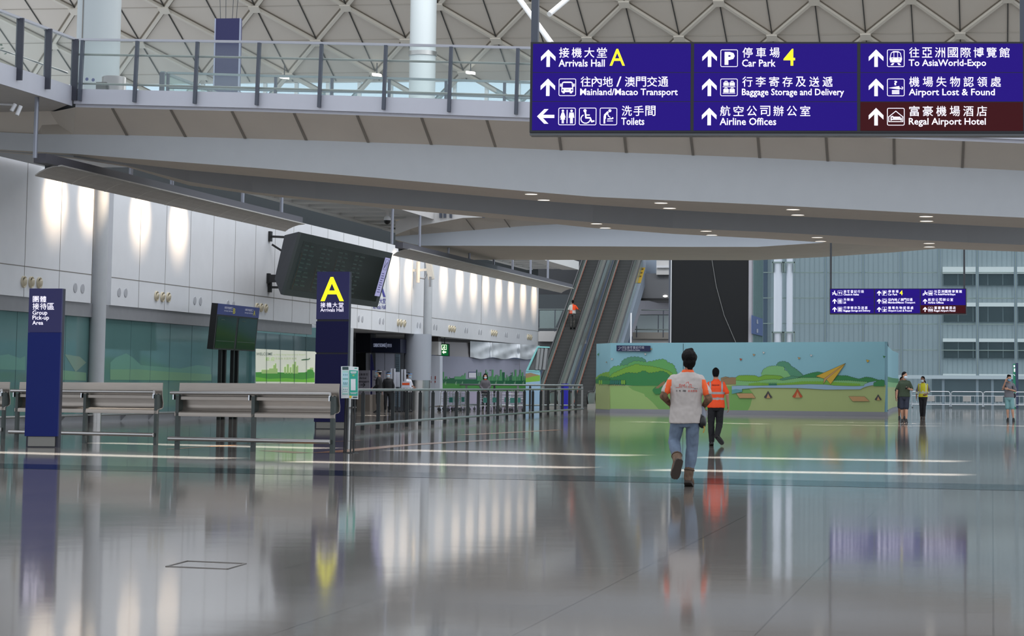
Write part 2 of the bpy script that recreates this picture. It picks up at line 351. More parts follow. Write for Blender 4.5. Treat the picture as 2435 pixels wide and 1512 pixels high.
# ================================================================ footbridge
def dep(x): return 52 - (x - 175) / 1083 * 3.2
TOPL = [(190, 94), (600, 99.5), (950, 106.5), (1258, 114), (1600, 125), (2040, 147), (2500, 178)]
LIP = [(0, 241), (162, 246), (620, 257), (1258, 280), (1700, 300), (2126, 319.5), (2435, 331.6), (2700, 343)]
SOF = [(0, 314), (100, 319), (250, 320), (724, 333), (1177, 349), (1250, 353.5), (1805, 375), (2435, 405.6), (2700, 420)]
B1 = [(0, 355.5), (198, 367), (250, 372), (595, 398), (897, 423), (1255, 455), (1410, 468), (1805, 486), (2140, 504), (2435, 517.5), (2700, 530)]
E1 = [(0, 358), (198, 371), (315, 390), (450, 405), (616, 420), (897, 444), (1250, 475), (1410, 487), (1640, 502), (1805, 510), (2435, 542), (2700, 555)]
B2 = [(0, 360), (198, 376), (315, 396), (450, 432), (595, 456), (724, 470), (1048, 496), (1300, 519.5), (1474, 533.6), (1640, 545), (1805, 550.6), (2140, 568.6), (2435, 583), (2700, 592)]
E2 = [(0, 362), (198, 379), (315, 399), (450, 441), (509, 452), (854, 489), (1300, 530), (1410, 542), (1571, 554.5), (1805, 566.7), (2126, 587), (2435, 599), (2700, 607)]
XS = [-260, -100, 0, 100, 175, 300, 450, 600, 750, 900, 1050, 1258, 1410, 1600, 1805, 2000, 2140, 2300, 2500, 2700]
XF = [x for x in XS if x >= 175]
BR = thing('footbridge', 'long pale footbridge with glass balustrade crossing above the hall', 'bridge', hd(1258, 280, 48.8))
up = Vector((0, 0, 1))
lip = [hd(x, lerp(LIP, x), dep(x)) for x in XF]; back = Vector((.1, 1, 0)).normalized()
slab = [p + up * .34 for p in lip]
b = MB(); b.strip(lip, slab); b.strip(lip, [p + back * .09 for p in lip]); 
lip2 = [p + back * .09 + up * -.07 for p in lip]; b.strip([p + back * .09 for p in lip], lip2); b.strip(slab, [p + back * 9 for p in slab]); b.build('fascia', mat('fascia_paint', (196, 198, 208), .5, var=.015), BR)
xS = XS; SEAM = [(0, 302), (100, 271), (162, 251), (175, 247)]
sofA = [(hd(x, lerp(LIP, x), dep(x)) + back * .09 + up * -.07) if x >= 175 else (hz(x, lerp(SEAM, x), 7.55) if x >= 0 else hd(x, lerp(SOF, x) - .5, dep(x) + 1.0)) for x in xS]
sofB = [hd(x, lerp(SOF, x), dep(x) + 1.0) for x in xS]
b = MB(); b.strip(sofA, sofB); b.build('soffit_panel', WARMP, BR)
S1 = [(263, 258.6, 302, 320), (402, 260, 441, 323), (547.5, 263.5, 583, 328), (695.5, 266, 728, 332.5), (846, 271.5, 875.5, 338), (999, 276, 1025.5, 343), (1154.5, 281, 1178, 348.5), (1323, 319, 1334, 354), (1479.5, 319, 1489, 360.5), (1638, 318, 1648, 367), (1799, 317, 1806, 374), (1962, 318, 1968, 382.5), (2124, 320, 2126, 390.5), (2290, 328, 2288, 399)]
for x0, y0, x1, y1 in S1:
    A = [hd(x, lerp(LIP, x), dep(x)) + back * .09 + up * -.075 for x in (x0 - 3, x0 + 3)]; B = [hd(x, lerp(SOF, x), dep(x) + .99) - up * .004 for x in (x1 - 3, x1 + 3)]
    q = MB(); q.hexa([A[0], A[1], B[1], B[0]] + [v + Vector((0, -.012, -.004)) for v in (A[0], A[1], B[1], B[0])]); q.build('soffit_joint', mat('soffit_joint', (128, 122, 114), .7), BR)
z1 = {x: (lambda p: p.z)(hd(x, lerp(B1, x), dep(x) + 1.05)) for x in XS}
def atz(tab, x, z): return hz(x, lerp(tab, x), z)
f1t = sofB; f1b = [hd(x, lerp(B1, x), dep(x) + 1.05) for x in XS]
e1 = [atz(E1, x, z1[x]) for x in XS]
b = MB(); b.strip(f1t, f1b, 0, True); b.strip(f1b, e1, 1); b.strip(e1, [p + up * 1.0 for p in e1], 1); BEAM = mat('beam_paint', (182, 186, 190), .5, var=.015); SOFM = mat('beam_soffit', (216, 207, 195), .55, var=.02)
BM1 = b.build('front_beam', (BEAM, SOFM), BR)
f2b = [atz(B2, x, z1[x]) for x in XS]; e2 = [atz(E2, x, z1[x]) for x in XS]
b = MB(); b.strip([p + up * 1.0 for p in f2b], f2b); b.strip(f2b, e2, 1); b.strip(e2, [p + up * 1.0 for p in e2], 1); BM2 = b.build('rear_beam', (BEAM, SOFM), BR)
b = MB(); b.strip([p + up * 1.0 for p in e1], [p + up * 1.0 for p in f2b]); b.strip([p + up * 1.02 for p in f1t], [p + up * 1.0 for p in e2]); b.build('deck_underside', GREYP, BR)
LAMP = mat('downlight_glow', (255, 250, 240), .4, emit=(255, 248, 236), es=2.2); RIMM = mat('downlight_rim', (210, 205, 198), .4)
for px, py, tabz in [(1264, 460, 1), (1294, 474, 1), (1572, 481, 1), (1592, 493.5, 1), (1886, 496.5, 1), (1897, 509.5, 1), (2202.5, 513, 1), (2203.5, 524, 1), (1418.5, 530.5, 2), (1439.5, 540.5, 2), (1679, 548, 2), (1692.5, 557.5, 2), (1943.5, 563, 2), (1951.5, 572, 2), (2209.5, 577, 2), (2210, 585.5, 2)]:
    xs = sorted(z1); z = lerp([(x, z1[x]) for x in xs], px); p = hz(px, py, z)
    q = MB(); q.lathe([(.15, -.02), (.15, .03)], p, 18, 0, cap=False); q.disc(p - up * .012, (0, 0, -1), .145, 18, 1); 
    if tabz == 1: q.build('downlight', (RIMM, LAMP), BM1)
    else: q.build('downlight', (RIMM, LAMP), BM2)
# balustrade
GLASS = glass('balustrade_glass', (228, 240, 238), .07)
rail = [hd(x, lerp(TOPL, x), dep(x)) for x in [190] + XF[1:]]
b = MB(); 
for p, q_ in zip(rail, rail[1:]): b.bar(p, q_, .09, .05)
b.build('handrail', mat('handrail_grey', (176, 178, 186), .4), BR)
MIDR = [(175, 129), (600, 137), (1258, 152), (2500, 214)]; LOWR = [(175, 198), (600, 209), (1258, 228), (2500, 294)]
for T in (MIDR, LOWR):
    P = [hd(x, lerp(T, x), dep(x) + .12) for x in XF]; b = MB(); b.tube(P, .025, 8); b.build('mid_rail', mat('rail_olive_grey', (138, 142, 136), .4), BR)
pst = [(197, 94, 242), (327, 95, 245), (470, 97, 248), (617, 100, 252), (765, 103, 257), (918, 106, 262), (1073, 110, 266.5), (1232, 114, 271.5), (1395, 118, 277), (1560, 123, 285), (1730, 130, 293), (1905, 139, 303), (2085, 149, 312), (2270, 161, 322)]
for x, y0, y1 in pst:
    b = MB(); t = hd(x, lerp(TOPL, x) + 2, dep(x) - .03); bt = hd(x - 5 + (x - 197) / 400, lerp(LIP, x) - 7, dep(x) - .06); bt.x = t.x - .02; b.bar(t, bt, .065, .10, up=(0, 1, 0)); b.build('post', SLATE, BR)
px_ = [175] + [p[0] for p in pst]
for xa, xb in zip(px_, px_[1:]):
    A = [hd(xa + 2, lerp(TOPL, xa) + 3, dep(xa) + .06), hd(xb - 2, lerp(TOPL, xb) + 3, dep(xb) + .06), hd(xb - 2, lerp(LIP, xb) - 36, dep(xb) + .06), hd(xa + 2, lerp(LIP, xa) - 30, dep(xa) + .06)]
    b = MB(); b.prism(A, (0, .015, 0)); b.build('glass_pane', GLASS, BR)
# left balustrade of the upper floor, running back towards the viewer
BL = thing('glass_balustrade', 'glass balustrade with dark posts along the upper floor edge at upper left', 'balustrade', (XC, 46, 7.56))
b = MB(); b.bar((XC, 15, 9.03), (XC, 49.96, 9.03), .1, .05); b.build('handrail', mat('handrail_grey', (176, 178, 186), .4), BL)
b = MB(); b.box(XC - .02, XC + .02, 15, 49.96, 7.50, 7.95); b.build('edge_plate', mat('fascia_paint', (196, 198, 208), .5), BL)
b = MB(); b.tube([(XC - .1, 15, 8.25), (XC - .1, 49.9, 8.25)], .025, 8); b.build('mid_rail', STEEL, BL)
yps = [hx(42, 60, XC).y, hx(109, 90, XC).y, 49.93]; stepy = yps[1] - yps[0]
k = 0
for yy in yps + [yps[0] - stepy * i for i in range(1, 4)]:
    b = MB(); b.bar((XC + .06, yy, 7.62 if yy > 49 else 7.68), (XC + .06, yy, 9.02), .16, .05, up=(0, 1, 0)); b.build('post', mat('charcoal_post', (56, 58, 70), .4), BL)
ys = sorted(yps + [yps[0] - stepy * i for i in range(1, 4)])
for ya, yb in zip(ys, ys[1:]): b = MB(); b.box(XC - .012, XC + .012, ya + .04, yb - .04, 7.95, 9.0); b.build('glass_pane', GLASS, BL)
# ================================================================ second footbridge, far off
BR2 = thing('footbridge', 'distant pale footbridge in front of the escalator tops', 'bridge', hd(1400, 586, 88.5))
ZU = hd(1400, 586, 88.5).z
D2 = 88.5
def A2(pts, d): return [hd(x, y, d) for x, y in pts]
fb = [(935, 568), (950, 574), (1000, 584), (1250, 584.7), (1640, 587), (1800, 587), (1955, 577), (2120, 561), (2400, 540)]
ft = [(900, 566), (940, 562), (1250, 537), (1400, 529), (1640, 520), (1800, 515), (1955, 510), (2400, 490)]
xs2 = [940, 975, 1000, 1100, 1250, 1400, 1640, 1800, 1955, 2120, 2400]
f2 = [hd(x, lerp(ft, x), D2) for x in xs2]; g2 = [hd(x, lerp(fb, x), D2) for x in xs2]
sb = [(935, 569), (950, 577), (1000, 592), (1060, 617.5), (1250, 617.8), (1800, 618.7), (1970, 610.5), (2100, 602), (2228, 591), (2400, 577)]
s2 = [hz(x, lerp(sb, x), p.z) for x, p in zip(xs2, g2)]
b = MB(); b.strip(f2, g2, 0, True); b.strip(g2, s2, 1); b.strip(s2, [p + up * 1.5 for p in s2], 1); b.build('beam', (mat('far_beam_paint', (196, 204, 214), .5), WARMP), BR2)
pa = [(935, 560), (985, 541), (1043, 524.5), (1100, 518), (1300, 512), (2400, 470)]
p2 = [hd(x, lerp(pa, x), D2 - 1.2) for x in xs2]
b = MB(); b.strip(p2, f2); b.build('soffit_panel', WARMP, BR2)
for x0, y0, x1, y1 in ((1108, 523, 1128, 547), (1199, 523, 1213, 541)):
    q = MB(); q.hexa([hd(x0 - 1.5, y0 - 2, D2 - 1.3), hd(x0 + 1.5, y0 - 2, D2 - 1.3), hd(x1 + 1.5, y1, D2 - .1), hd(x1 - 1.5, y1, D2 - .1)] + [hd(x0 - 1.5, y0 - 2, D2 - 1.35), hd(x0 + 1.5, y0 - 2, D2 - 1.35), hd(x1 + 1.5, y1, D2 - .15), hd(x1 - 1.5, y1, D2 - .15)]); q.build('soffit_joint', mat('soffit_joint', (128, 122, 114), .7), BR2)
b = MB(); b.strip(p2, [p + up * .5 for p in p2]); b.build('fascia', OFFW, BR2)
for x in (1048, 1058, 1072, 1150, 1230):
    b = MB(); t = hd(x, 500, D2 - 1.3); b.bar(t, hd(x, 518, D2 - 1.3), .09, .09, up=(0, 1, 0)); b.build('post', SLATE, BR2)
# ================================================================ upper floor underside with louvres between the bridges
LVM = mat('louvre_paint', (206, 208, 208), .5)
def louvred(name, x0, x1, y0, y1, z, step, bl):
    b = MB(); b.box(x0, x1, y0, y1, z + .3, z + .45); b.box(x1 - .9, x1, y0, y1, z, z + .3); b.box(x0, x0 + .35, y0, y1, z, z + .3); o = b.build(name, LVM); struct(o)
    yy = y0
    while yy < y1 - bl: q = MB(); q.box(x0 + .35, x1 - .9, yy, yy + bl, z + .02, z + .3); q.build('louvre_blade', LVM, o); yy += step
    return o
LV = louvred('ceiling_louvre', -24.7, -21.05, 62.5, 99.5, 7.58, 2.0, .8)
b = MB(); b.box(-21.05, -20.95, 62.5, 88.5, 7.5, 7.98); b.build('slab_edge', OFFW, LV)
b = MB(); b.box(-24.7, -21.05, 92, 99.5, 7.56, 7.6); b.build('plain_panel', LVM, LV)
LV2 = louvred('ceiling_louvre_far', -25.3, -22.4, 108, 124.5, 7.58, 1.7, .6)
b = MB(); b.box(-28.4, -22.0, 61, 67, 7.75, 7.9); struct(b.build('slab_landing', GREYP))
b = MB(); b.box(-24, 30, 83.9, 84.6, 9.6, 9.9); struct(b.build('beam_sign_hanger', GREYP))
# ================================================================ roof vault
PH = math.radians(24); RY, RZ = 150.0, hy(894, 172, 150).z; rx0 = hy(894, 172, 150).x
def rp_(x, t, e=0): return Vector((rx0 + x, RY - t * math.cos(PH) + e * math.sin(PH) * -1, RZ + t * math.sin(PH) - e * math.cos(PH)))
RA, RB = 6.0, 4.08
ROOFM = mat('roof_panel', (200, 192, 181), .6, var=.02, scale=.3)
b = MB(); b.poly([rp_(-60, -1.2), rp_(70, -1.2), rp_(70, 60), rp_(-60, 60)]); b.poly([rp_(-60, -1.2, -.4), rp_(70, -1.2, -.4), rp_(70, 60, -.4), rp_(-60, 60, -.4)]); RF = b.build('ceiling', ROOFM); struct(RF)
rib = MB(); gr = MB(); hub = MB(); seam = MB()
def rbar(mb, x0, t0, x1, t1, w, e0, e1):
    a = Vector((x0, t0)); c = Vector((x1, t1)); d = (c - a).normalized(); n = Vector((-d.y, d.x)) * w / 2
    P = [a + n, c + n, c - n, a - n]; mb.hexa([rp_(p.x, p.y, e0) for p in P] + [rp_(p.x, p.y, e1) for p in P])
for k in range(-1, 13):
    for i in range(-12, 14):
        x = (i + (k % 2) * .5) * RA; t = k * RB
        if k >= 0: hub.obox(rp_(x, t, .24), Vector((.34, 0, 0)), (rp_(0, 1) - rp_(0, 0)) * .34, (rp_(0, 0, 1) - rp_(0, 0, 0)) * .05)
        for s in (-.5, .5):
            x1, t1 = x + s * RA, t + RB
            rbar(rib, x, t, x1, t1, .20, .0, .22)
            for o in (-.24, .24): 
                dx = o * RB / math.hypot(RB, RA / 2) * 1; rbar(gr, x + dx, t, x1 + dx, t1, .10, .01, .03)
for i in range(-24, 28): rbar(seam, i * RA / 2, -1, i * RA / 2, 58, .065, .01, .05)
hs = MB()
for k in range(0, 13): rbar(hs, -60, k * RB, 70, k * RB, .05, .01, .03)
rib.build('roof_rib', mat('roof_rib_paint', (204, 198, 186), .6), RF); gr.build('rib_groove', mat('rib_groove', (120, 112, 100), .8), RF); hub.build('rib_node', mat('roof_rib_paint', (204, 198, 186), .6), RF)
seam.build('roof_seam', mat('roof_seam_dark', (62, 62, 60), .8), RF); hs.build('roof_joint', mat('roof_joint', (176, 170, 160), .8), RF)
# clerestory glazing under the eaves
b = MB(); Yc = 152.0; zc1 = rp_(0, -1).z + .1; b.box(-60, 30, Yc, Yc + .05, 14, zc1); CW = b.build('window_1', glass('sky_glass', (130, 200, 226), .05)); struct(CW)
q = MB(); 
for i in range(40): x = -58 + i * 2.2; q.box(x - .12, x + .12, Yc - .1, Yc + .15, 14, zc1)
for z in (14.1, 15.5, 18.0, 20.0, zc1): q.box(-60, 30, Yc - .1, Yc + .12, z - .1, z + .1)
q.build('window_frame', mat('white_frame', (228, 232, 232), .5), CW)
# ================================================================ wall-washing canopies
CANO = mat('canopy_sheet', (190, 188, 184), .5, .2, var=.05, scale=4)
def canopy(y0, y1, rods, label, spots, power):
    T = thing('light_canopy', label, 'light fixture', (-21.0, (y0 + y1) / 2, 6.1), 'curved wall-washing light canopies')
    prof = [(-21.40, 5.89), (-21.29, 5.97), (-21.14, 6.04), (-20.98, 6.09), (-20.78, 6.11)]
    b = MB(); n = 16
    for i in range(len(prof) - 1):
        (xa, za), (xb, zb) = prof[i], prof[i + 1]
        b.hexa([(xa, y0, za), (xb, y0, zb), (xb, y1, zb), (xa, y1, za)] + [(xa, y0, za + .03), (xb, y0, zb + .03), (xb, y1, zb + .03), (xa, y1, za + .03)])
    sh = b.build('reflector', CANO, T)
    k = int((y1 - y0) / 2.2)
    b = MB()
    for i in range(1, k + 1):
        yy = y0 + (y1 - y0) * i / (k + 1)
        for (xa, za), (xb, zb) in zip(prof, prof[1:]): b.hexa([(xa, yy - .03, za - .006), (xb, yy - .03, zb - .006), (xb, yy + .03, zb - .006), (xa, yy + .03, za - .006)] + [(xa, yy - .03, za), (xb, yy - .03, zb), (xb, yy + .03, zb), (xa, yy + .03, za)])
    b.build('reflector_rib', mat('canopy_rib', (214, 212, 206), .4), sh)
    b = MB(); b.box(-21.14, -20.86, y0 - .7, y1, 6.12, 6.33); b.build('box_beam', mat('canopy_beam', (84, 84, 92), .45), T)
    b = MB(); b.box(-21.26, -21.16, y0 + .2, y1 - .2, 6.07, 6.19); b.build('lamp_housing', DARKG, T)
    for y, zt in rods: b = MB(); b.tube([(-21.0, y, 6.2), (-21.0, y, zt)], .05, 10); b.build('hanger_rod', mat('hanger_grey', (150, 154, 166), .35, .5), T)
    for k_, (px, py) in enumerate(spots):
        t = hx(px, py, XW); p = Vector((-26.4, t.y, 8.3))
        l = bpy.data.lights.new('wall_spot', 'SPOT'); l.energy = power; l.color = (1, .75, .50); l.spot_size = math.radians(50); l.spot_blend = 1.0; l.shadow_soft_size = .05
        o = bpy.data.objects.new('wall_spot', l); COL.objects.link(o); o.parent = T; o.location = p - T.location; o.rotation_euler = (t - p).to_track_quat('-Z', 'Y').to_euler()
    return T
xb = -21.0
yc0, yc1 = hx(100, 397, -21.24).y, hx(706, 530, -21.04).y
canopy(yc0, yc1, [(hx(83, 380, xb).y, 7.6)] + [(hx(p, 430, xb).y, 7.0 if p < 420 else 7.6) for p in (311, 409, 578, 671)],
       'long curved light canopy hung before the white wall, nearer of the two at upper left', [(16, 452), (132, 468), (214, 470), (334, 508), (425, 532)], 850)
yd0, yd1 = hx(945, 594, -21.24).y, hx(1352, 693, -21.04).y
canopy(yd0, yd1, [(hx(932, 580, xb).y, 7.6)] + [(hx(p, 620, xb).y, 7.6) for p in (997, 1066, 1116, 1174, 1219, 1262, 1303)],
       'farther curved light canopy ending beside the escalator', [(938, 645), (973, 652), (1055, 662), (1093, 667), (1126, 675), (1155, 682), (1186, 690), (1215, 694), (1244, 701), (1270, 706)], 640)
# ================================================================ big flight display on wall arms
def tilted_box(px4, xt, depth, name, label, cat):
    """display parallel to the wall: px4 = TL, TR, BR, BL of the face; top edge lies at x = xt"""
    TL = hx(*px4[0], xt); TR = hx(*px4[1], xt); BL = hy(*px4[3], TL.y); BR = hx(*px4[2], BL.x); BR.z = BL.z; TR.z = TL.z; BR.y = TR.y
    n = (TR - TL).cross(TL - BL).normalized(); n = n if n.x > 0 else -n
    T = thing(name, label, cat, (TL + BR) / 2)
    return T, TL, TR, BR, BL, n
T, TL, TR, BR_, BL_, N = tilted_box([(717, 553), (934, 602), (898, 732), (674.5, 701.5)], -26.0, .5, 'flight_display', 'large dark flight display board tilted out from the white wall on black arms', 'display board')
BEZ = mat('display_bezel', (54, 62, 62), .45, .1); SCR = mat('dark_screen', (12, 17, 15), .12, emit=(12, 20, 14), es=.6, spec=.15)
b = MB(); F4 = [TL, TR, BR_, BL_]; B4 = [p - N * .12 for p in F4]; b.hexa([F4[3], F4[2], B4[2], B4[3], F4[0], F4[1], B4[1], B4[0]]); b.build('bezel', BEZ, T)
Wd = TR - TL; Hd = BL_ - TL
def on(u, v, e=0): return TL + Wd * u + Hd * v + N * e
b = MB(); P = [on(.0, .0, -.121), on(1, 0, -.121), on(1, 1, -.121), on(0, 1, -.121)]; Q = [on(.02, .1, -.6) + Vector((-.1, 0, 0)), on(.98, .1, -.6) + Vector((-.1, 0, 0)), on(.98, .8, -.6), on(.02, .8, -.6)]
b.hexa([P[3], P[2], Q[2], Q[3], P[0], P[1], Q[1], Q[0]]); b.build('housing', DARKG, T)
b = MB(); b.poly([on(.04, .12, .004), on(.96, .12, .004), on(.96, .9, .004), on(.04, .9, .004)]); SC_ = b.build('screen', SCR, T)
for c in range(4):
    q = MB(); D = Draw(q, lambda x, y, e: on(x, y, e), .008)
    for r in range(10):
        x0 = .06 + c * .175; D.rect(x0, .17 + r * .07, x0 + .04, .195 + r * .07, 0); D.rect(x0 + .06, .17 + r * .07, x0 + .06 + .05 * (.5 + ((r * 7 + c * 3) % 5) / 8), .195 + r * .07, 0)
    D.rect(.055 + c * .175, .5 if c % 2 else .3, .057 + c * .175, .88, 1)
    q.build('listing_column', (mat('dim_green_text', (26, 40, 34), .3, emit=(24, 42, 34), es=.4), mat('dim_orange_text', (70, 50, 26), .3, emit=(84, 56, 24), es=.4)), SC_)
b = MB(); D = Draw(b, lambda x, y, e: on(x, y, e), .01); D.rect(.925, .10, .985, .80, 0)
D.e = .014; D.rring(.938, .13, .975, .32, .003, .004, 1); D.line([(.945, .28), (.965, .18)], .006, 1)
for k in range(9): D.rect(.937, .38 + k * .042, .937 + .036 * (.7 + (k % 3) * .15), .395 + k * .042, 2)
b.build('notice_strip', (mat('lilac_notice', (186, 184, 226), .4, emit=(150, 148, 196), es=.55), BLACK, mat('lilac_text', (110, 108, 170), .5)), T)
for (pa, pe) in (((640, 562), .06), ((636, 662), .56), ((639, 683), .72)):
    w = hx(*pa, XW); b = MB(); e = on(-.02, pe, -.3); b.bar(w, (e.x, w.y + .3, w.z if pe > .1 else w.z - .1), .09 if pe != .56 else .22, .09 if pe != .56 else .3)
    b.obox(w + Vector((.05, 0, 0)), (.05, 0, 0), (0, .12, 0), (0, 0, .2)); b.build('wall_arm', BLACK, T)
w = hx(640, 575, XW); e = on(0, .62, -.3); b = MB(); b.bar(w + Vector((.1, .05, -.1)), (e.x, w.y + .6, e.z), .08, .08); b.build('wall_arm', BLACK, T)
# the far pair of arms
for pe in (.1, .6):
    e = on(.97, pe, -.4); b = MB(); b.bar((XW, e.y, e.z), e, .1, .12); b.build('wall_arm', BLACK, T)
# ================================================================ twin information screens on four posts
T, TL, TR, BR_, BL_, N = tilted_box([(518, 721), (617, 732), (606.5, 834), (506.5, 830.5)], hz(560, 997.5).x, .2, 'twin_screen_stand', 'pair of portrait screens with a blue header on four black posts by the teal wall', 'information screen')
Wd = TR - TL; Hd = BL_ - TL
def on2(u, v, e=0): return TL + Wd * u + Hd * v + N * e
b = MB(); P = [on2(0, 0), on2(1, 0), on2(1, 1), on2(0, 1)]; Q = [p - N * .22 for p in P]; b.hexa([P[3], P[2], Q[2], Q[3], P[0], P[1], Q[1], Q[0]]); b.build('case', BLACK, T)
for u0, u1 in ((.03, .475), (.525, .975)):
    b = MB(); b.poly([on2(u0, .27, .006), on2(u1, .27, .006), on2(u1, .97, .006), on2(u0, .97, .006)]); s_ = b.build('screen', mat('screen_glass', (20, 28, 26), .10, emit=(20, 30, 24), es=.5, spec=.2), T)
    b = MB(); D = Draw(b, lambda x, y, e: on2(x, y, e), .010); D.rect(u0 + .01, .80, u1 - .01, .815); D.rect(u0 + .08, .33, u0 + .16, .35); b.build('image_line', mat('screen_line', (50, 66, 52), .3), s_)
b = MB(); b.poly([on2(0, 0, .008), on2(1, 0, .008), on2(1, .235, .008), on2(0, .235, .008)]); hd_ = b.build('header', mat('header_blue', (58, 66, 132), .4), T)
b = MB(); D = Draw(b, lambda x, y, e: on2(x, y, e), .014)
for x0, L in ((.15, 'B'), (.64, 'A')):
    D.chars('接機大堂出口', x0, .05, x0 + .2, .10, 0, .01); D.text('Arrivals Hall Exit', x0, .125, x0 + .2, .16, 0, .02); D.text(L, x0 + .21, .07, x0 + .265, .19, 1, .02)
b.build('lettering', (mat('header_white', (206, 208, 232), .5), mat('header_yellow', (206, 198, 70), .5)), hd_)
for px in (520, 530, 549, 559.5):
    p = hz(px, 997.5 - (px - 520) * .02); b = MB(); b.box(p.x - .06, p.x + .06, p.y - .06, p.y + .06, 0, BL_.z + .4); b.build('post', BLACK, T)
# ================================================================ blue sign pylons
PYB = mat('pylon_lit_blue', (12, 11, 58), .3, emit=(20, 17, 84), es=.4); PYL = mat('pylon_blue', (10, 30, 104), .4, spec=.25); PYE = mat('pylon_edge', (22, 24, 44), .35); PLN = mat('pylon_plinth', (128, 126, 120), .35, .6)
WLET = mat('white_lit_lettering', (238, 234, 250), .4, emit=(240, 234, 255), es=.9); YLET = mat('yellow_lit_lettering', (246, 236, 30), .4, emit=(250, 240, 20), es=1.0)
def pylon(px0, px1, ytop, ybot, ybase, th, label, segs, mats_):
    p0 = hz(px0, ybase); p1 = hy(px1, ybase, p0.y); x0, x1, y0 = p0.x, p1.x, p0.y
    Z = lambda py: hy((px0 + px1) / 2, py, y0).z
    T = thing('sign_pylon', label, 'sign pylon', ((x0 + x1) / 2, y0 + th / 2, 0))
    b = MB(); b.box(x0, x1, y0 + .03, y0 + th, 0, Z(ytop)); b.build('core', PYE, T)
    b = MB(); b.box(x0 + .05, x1 - .05, y0 + .0, y0 + .03, .02, Z(ybot) - .01); b.build('plinth', PLN, T)
    for (ya, yb), mm in zip(segs, mats_):
        b = MB(); b.box(x0 - .01, x1 + .01, y0 - .03, y0 + .03, Z(yb), Z(ya)); b.build('face_panel', mm, T)
    return T, Plane((0, y0 - .03, 0), (0, 1, 0))
T, PP = pylon(60, 136, 686, 1037, 1063, .17, 'blue group pick-up pylon in front of the left bench', [(686, 790), (790.5, 1037)], [PYB, PYL])
b = MB(); D = Draw(b, PP.at, .006)
D.chars('團體', 78, 704, 110, 718.5); D.chars('接待區', 77.5, 720.5, 128.5, 736, 0)
D.text('Group', 77.3, 738, 112.5, 751.5); D.text('Pick-up', 77.3, 750, 116.5, 763); D.text('Area', 77, 762.5, 102.5, 772); b.build('lettering', (WLET,), T)
T, PP = pylon(747.5, 823, 646, 1003, 1020, .25, 'tall blue arrivals hall pylon with a big yellow letter A', [(646, 759), (764, 838), (842, 1003)], [PYB, mat('pylon_navy', (14, 14, 72), .4, spec=.25), mat('pylon_navy', (14, 14, 72), .4, spec=.25)])
b = MB(); D = Draw(b, PP.at, .006); D.text('A', 762, 658.5, 817.5, 716, 1, .012)
D.chars('接機大堂', 762, 719, 817, 731); D.text('Arrivals Hall', 762, 732.5, 816.5, 741); b.build('lettering', (WLET, YLET), T)
# ================================================================ leaning rails (steel perch benches)
BST = mat('bench_steel', (150, 142, 134), .34, .85, var=.05, scale=3, stretch=(1, 1, 20)); LEG = mat('bench_leg', (58, 66, 64), .4, .3)
def perch(L, R, label):
    L = Vector(L); R = Vector(R); L.z = R.z = 0; d = (R - L).normalized(); n = Vector((d.y, -d.x, 0)); n = n if n.y < 0 else -n; ln = (R - L).length
    T = thing('leaning_bench', label, 'bench', (L + R) / 2, 'steel leaning benches in a row')
    f = lambda s, o, z: L + d * s + n * o + Vector((0, 0, z))
    for s in (0, ln / 2, ln):
        b = MB(); b.hexa([f(s - .04, -.03, 0), f(s + .04, -.03, 0), f(s + .04, .03, 0), f(s - .04, .03, 0), f(s - .04, -.03, 1.03), f(s + .04, -.03, 1.03), f(s + .04, .03, 1.03), f(s - .04, .03, 1.03)])
        b.prism([f(s - .02, -.03, 1.05), f(s - .02, -.12, .98), f(s - .02, -.13, .74), f(s - .02, -.03, .70)], d * .04); b.build('leg', LEG, T)
    pr = [(-.09, 1.27), (-.08, 1.14), (-.085, 1.0), (-.115, .86), (-.11, .77), (-.06, .735), (.02, .725), (.03, .70), (.03, .64)]
    b = MB(); b.strip([f(-.06, o, z) for o, z in pr], [f(ln + .06, o, z) for o, z in pr], 0, True); b.strip([f(-.06, o - .015, z - .004) for o, z in pr], [f(ln + .06, o - .015, z - .004) for o, z in pr], 0, True)
    b.strip([f(-.06, o, z) for o, z in pr], [f(-.06, o - .015, z - .004) for o, z in pr]); b.strip([f(ln + .06, o, z) for o, z in pr], [f(ln + .06, o - .015, z - .004) for o, z in pr]); b.build('back_plate', BST, T, clean=False)
    b = MB(); b.hexa([f(.05, -.02, .95), f(ln - .02, -.02, .95), f(ln - .02, .0, .95), f(.05, .0, .95)] + [f(.05, -.02, 1.01), f(ln - .02, -.02, 1.01), f(ln - .02, .0, 1.01), f(.05, .0, 1.01)]); b.build('stiffener', BST, T)
    b = MB(); b.tube([f(-.14, .06, 1.08), f(ln - .03, .06, 1.08)], .034, 12); tb = b.build('arm_tube', STEEL, T)
    b = MB(); b.tube([f(-.16, .06, .21), f(ln + .0, .06, .21)], .042, 12); b.build('foot_tube', STEEL, T)
    for s in (-.08, ln / 2 - .08, ln - .05): b = MB(); b.obox(f(s, .03, 1.0), d * .012, n * .03, (0, 0, .05)); b.build('tube_bracket', CHROME, tb)
    return T
perch(hz(421, 1069), hz(790, 1078), 'steel leaning bench beside the green poster stand, nearest of the row')
perch(hz(39, 1050), hz(370, 1058.5), 'steel leaning bench behind the group pick-up pylon')
e = hz(7, 1043); d = (hz(39, 1050) - hz(370, 1058.5)).normalized(); perch(e + d * 3.6, e, 'steel leaning bench cut off by the left edge of the picture')
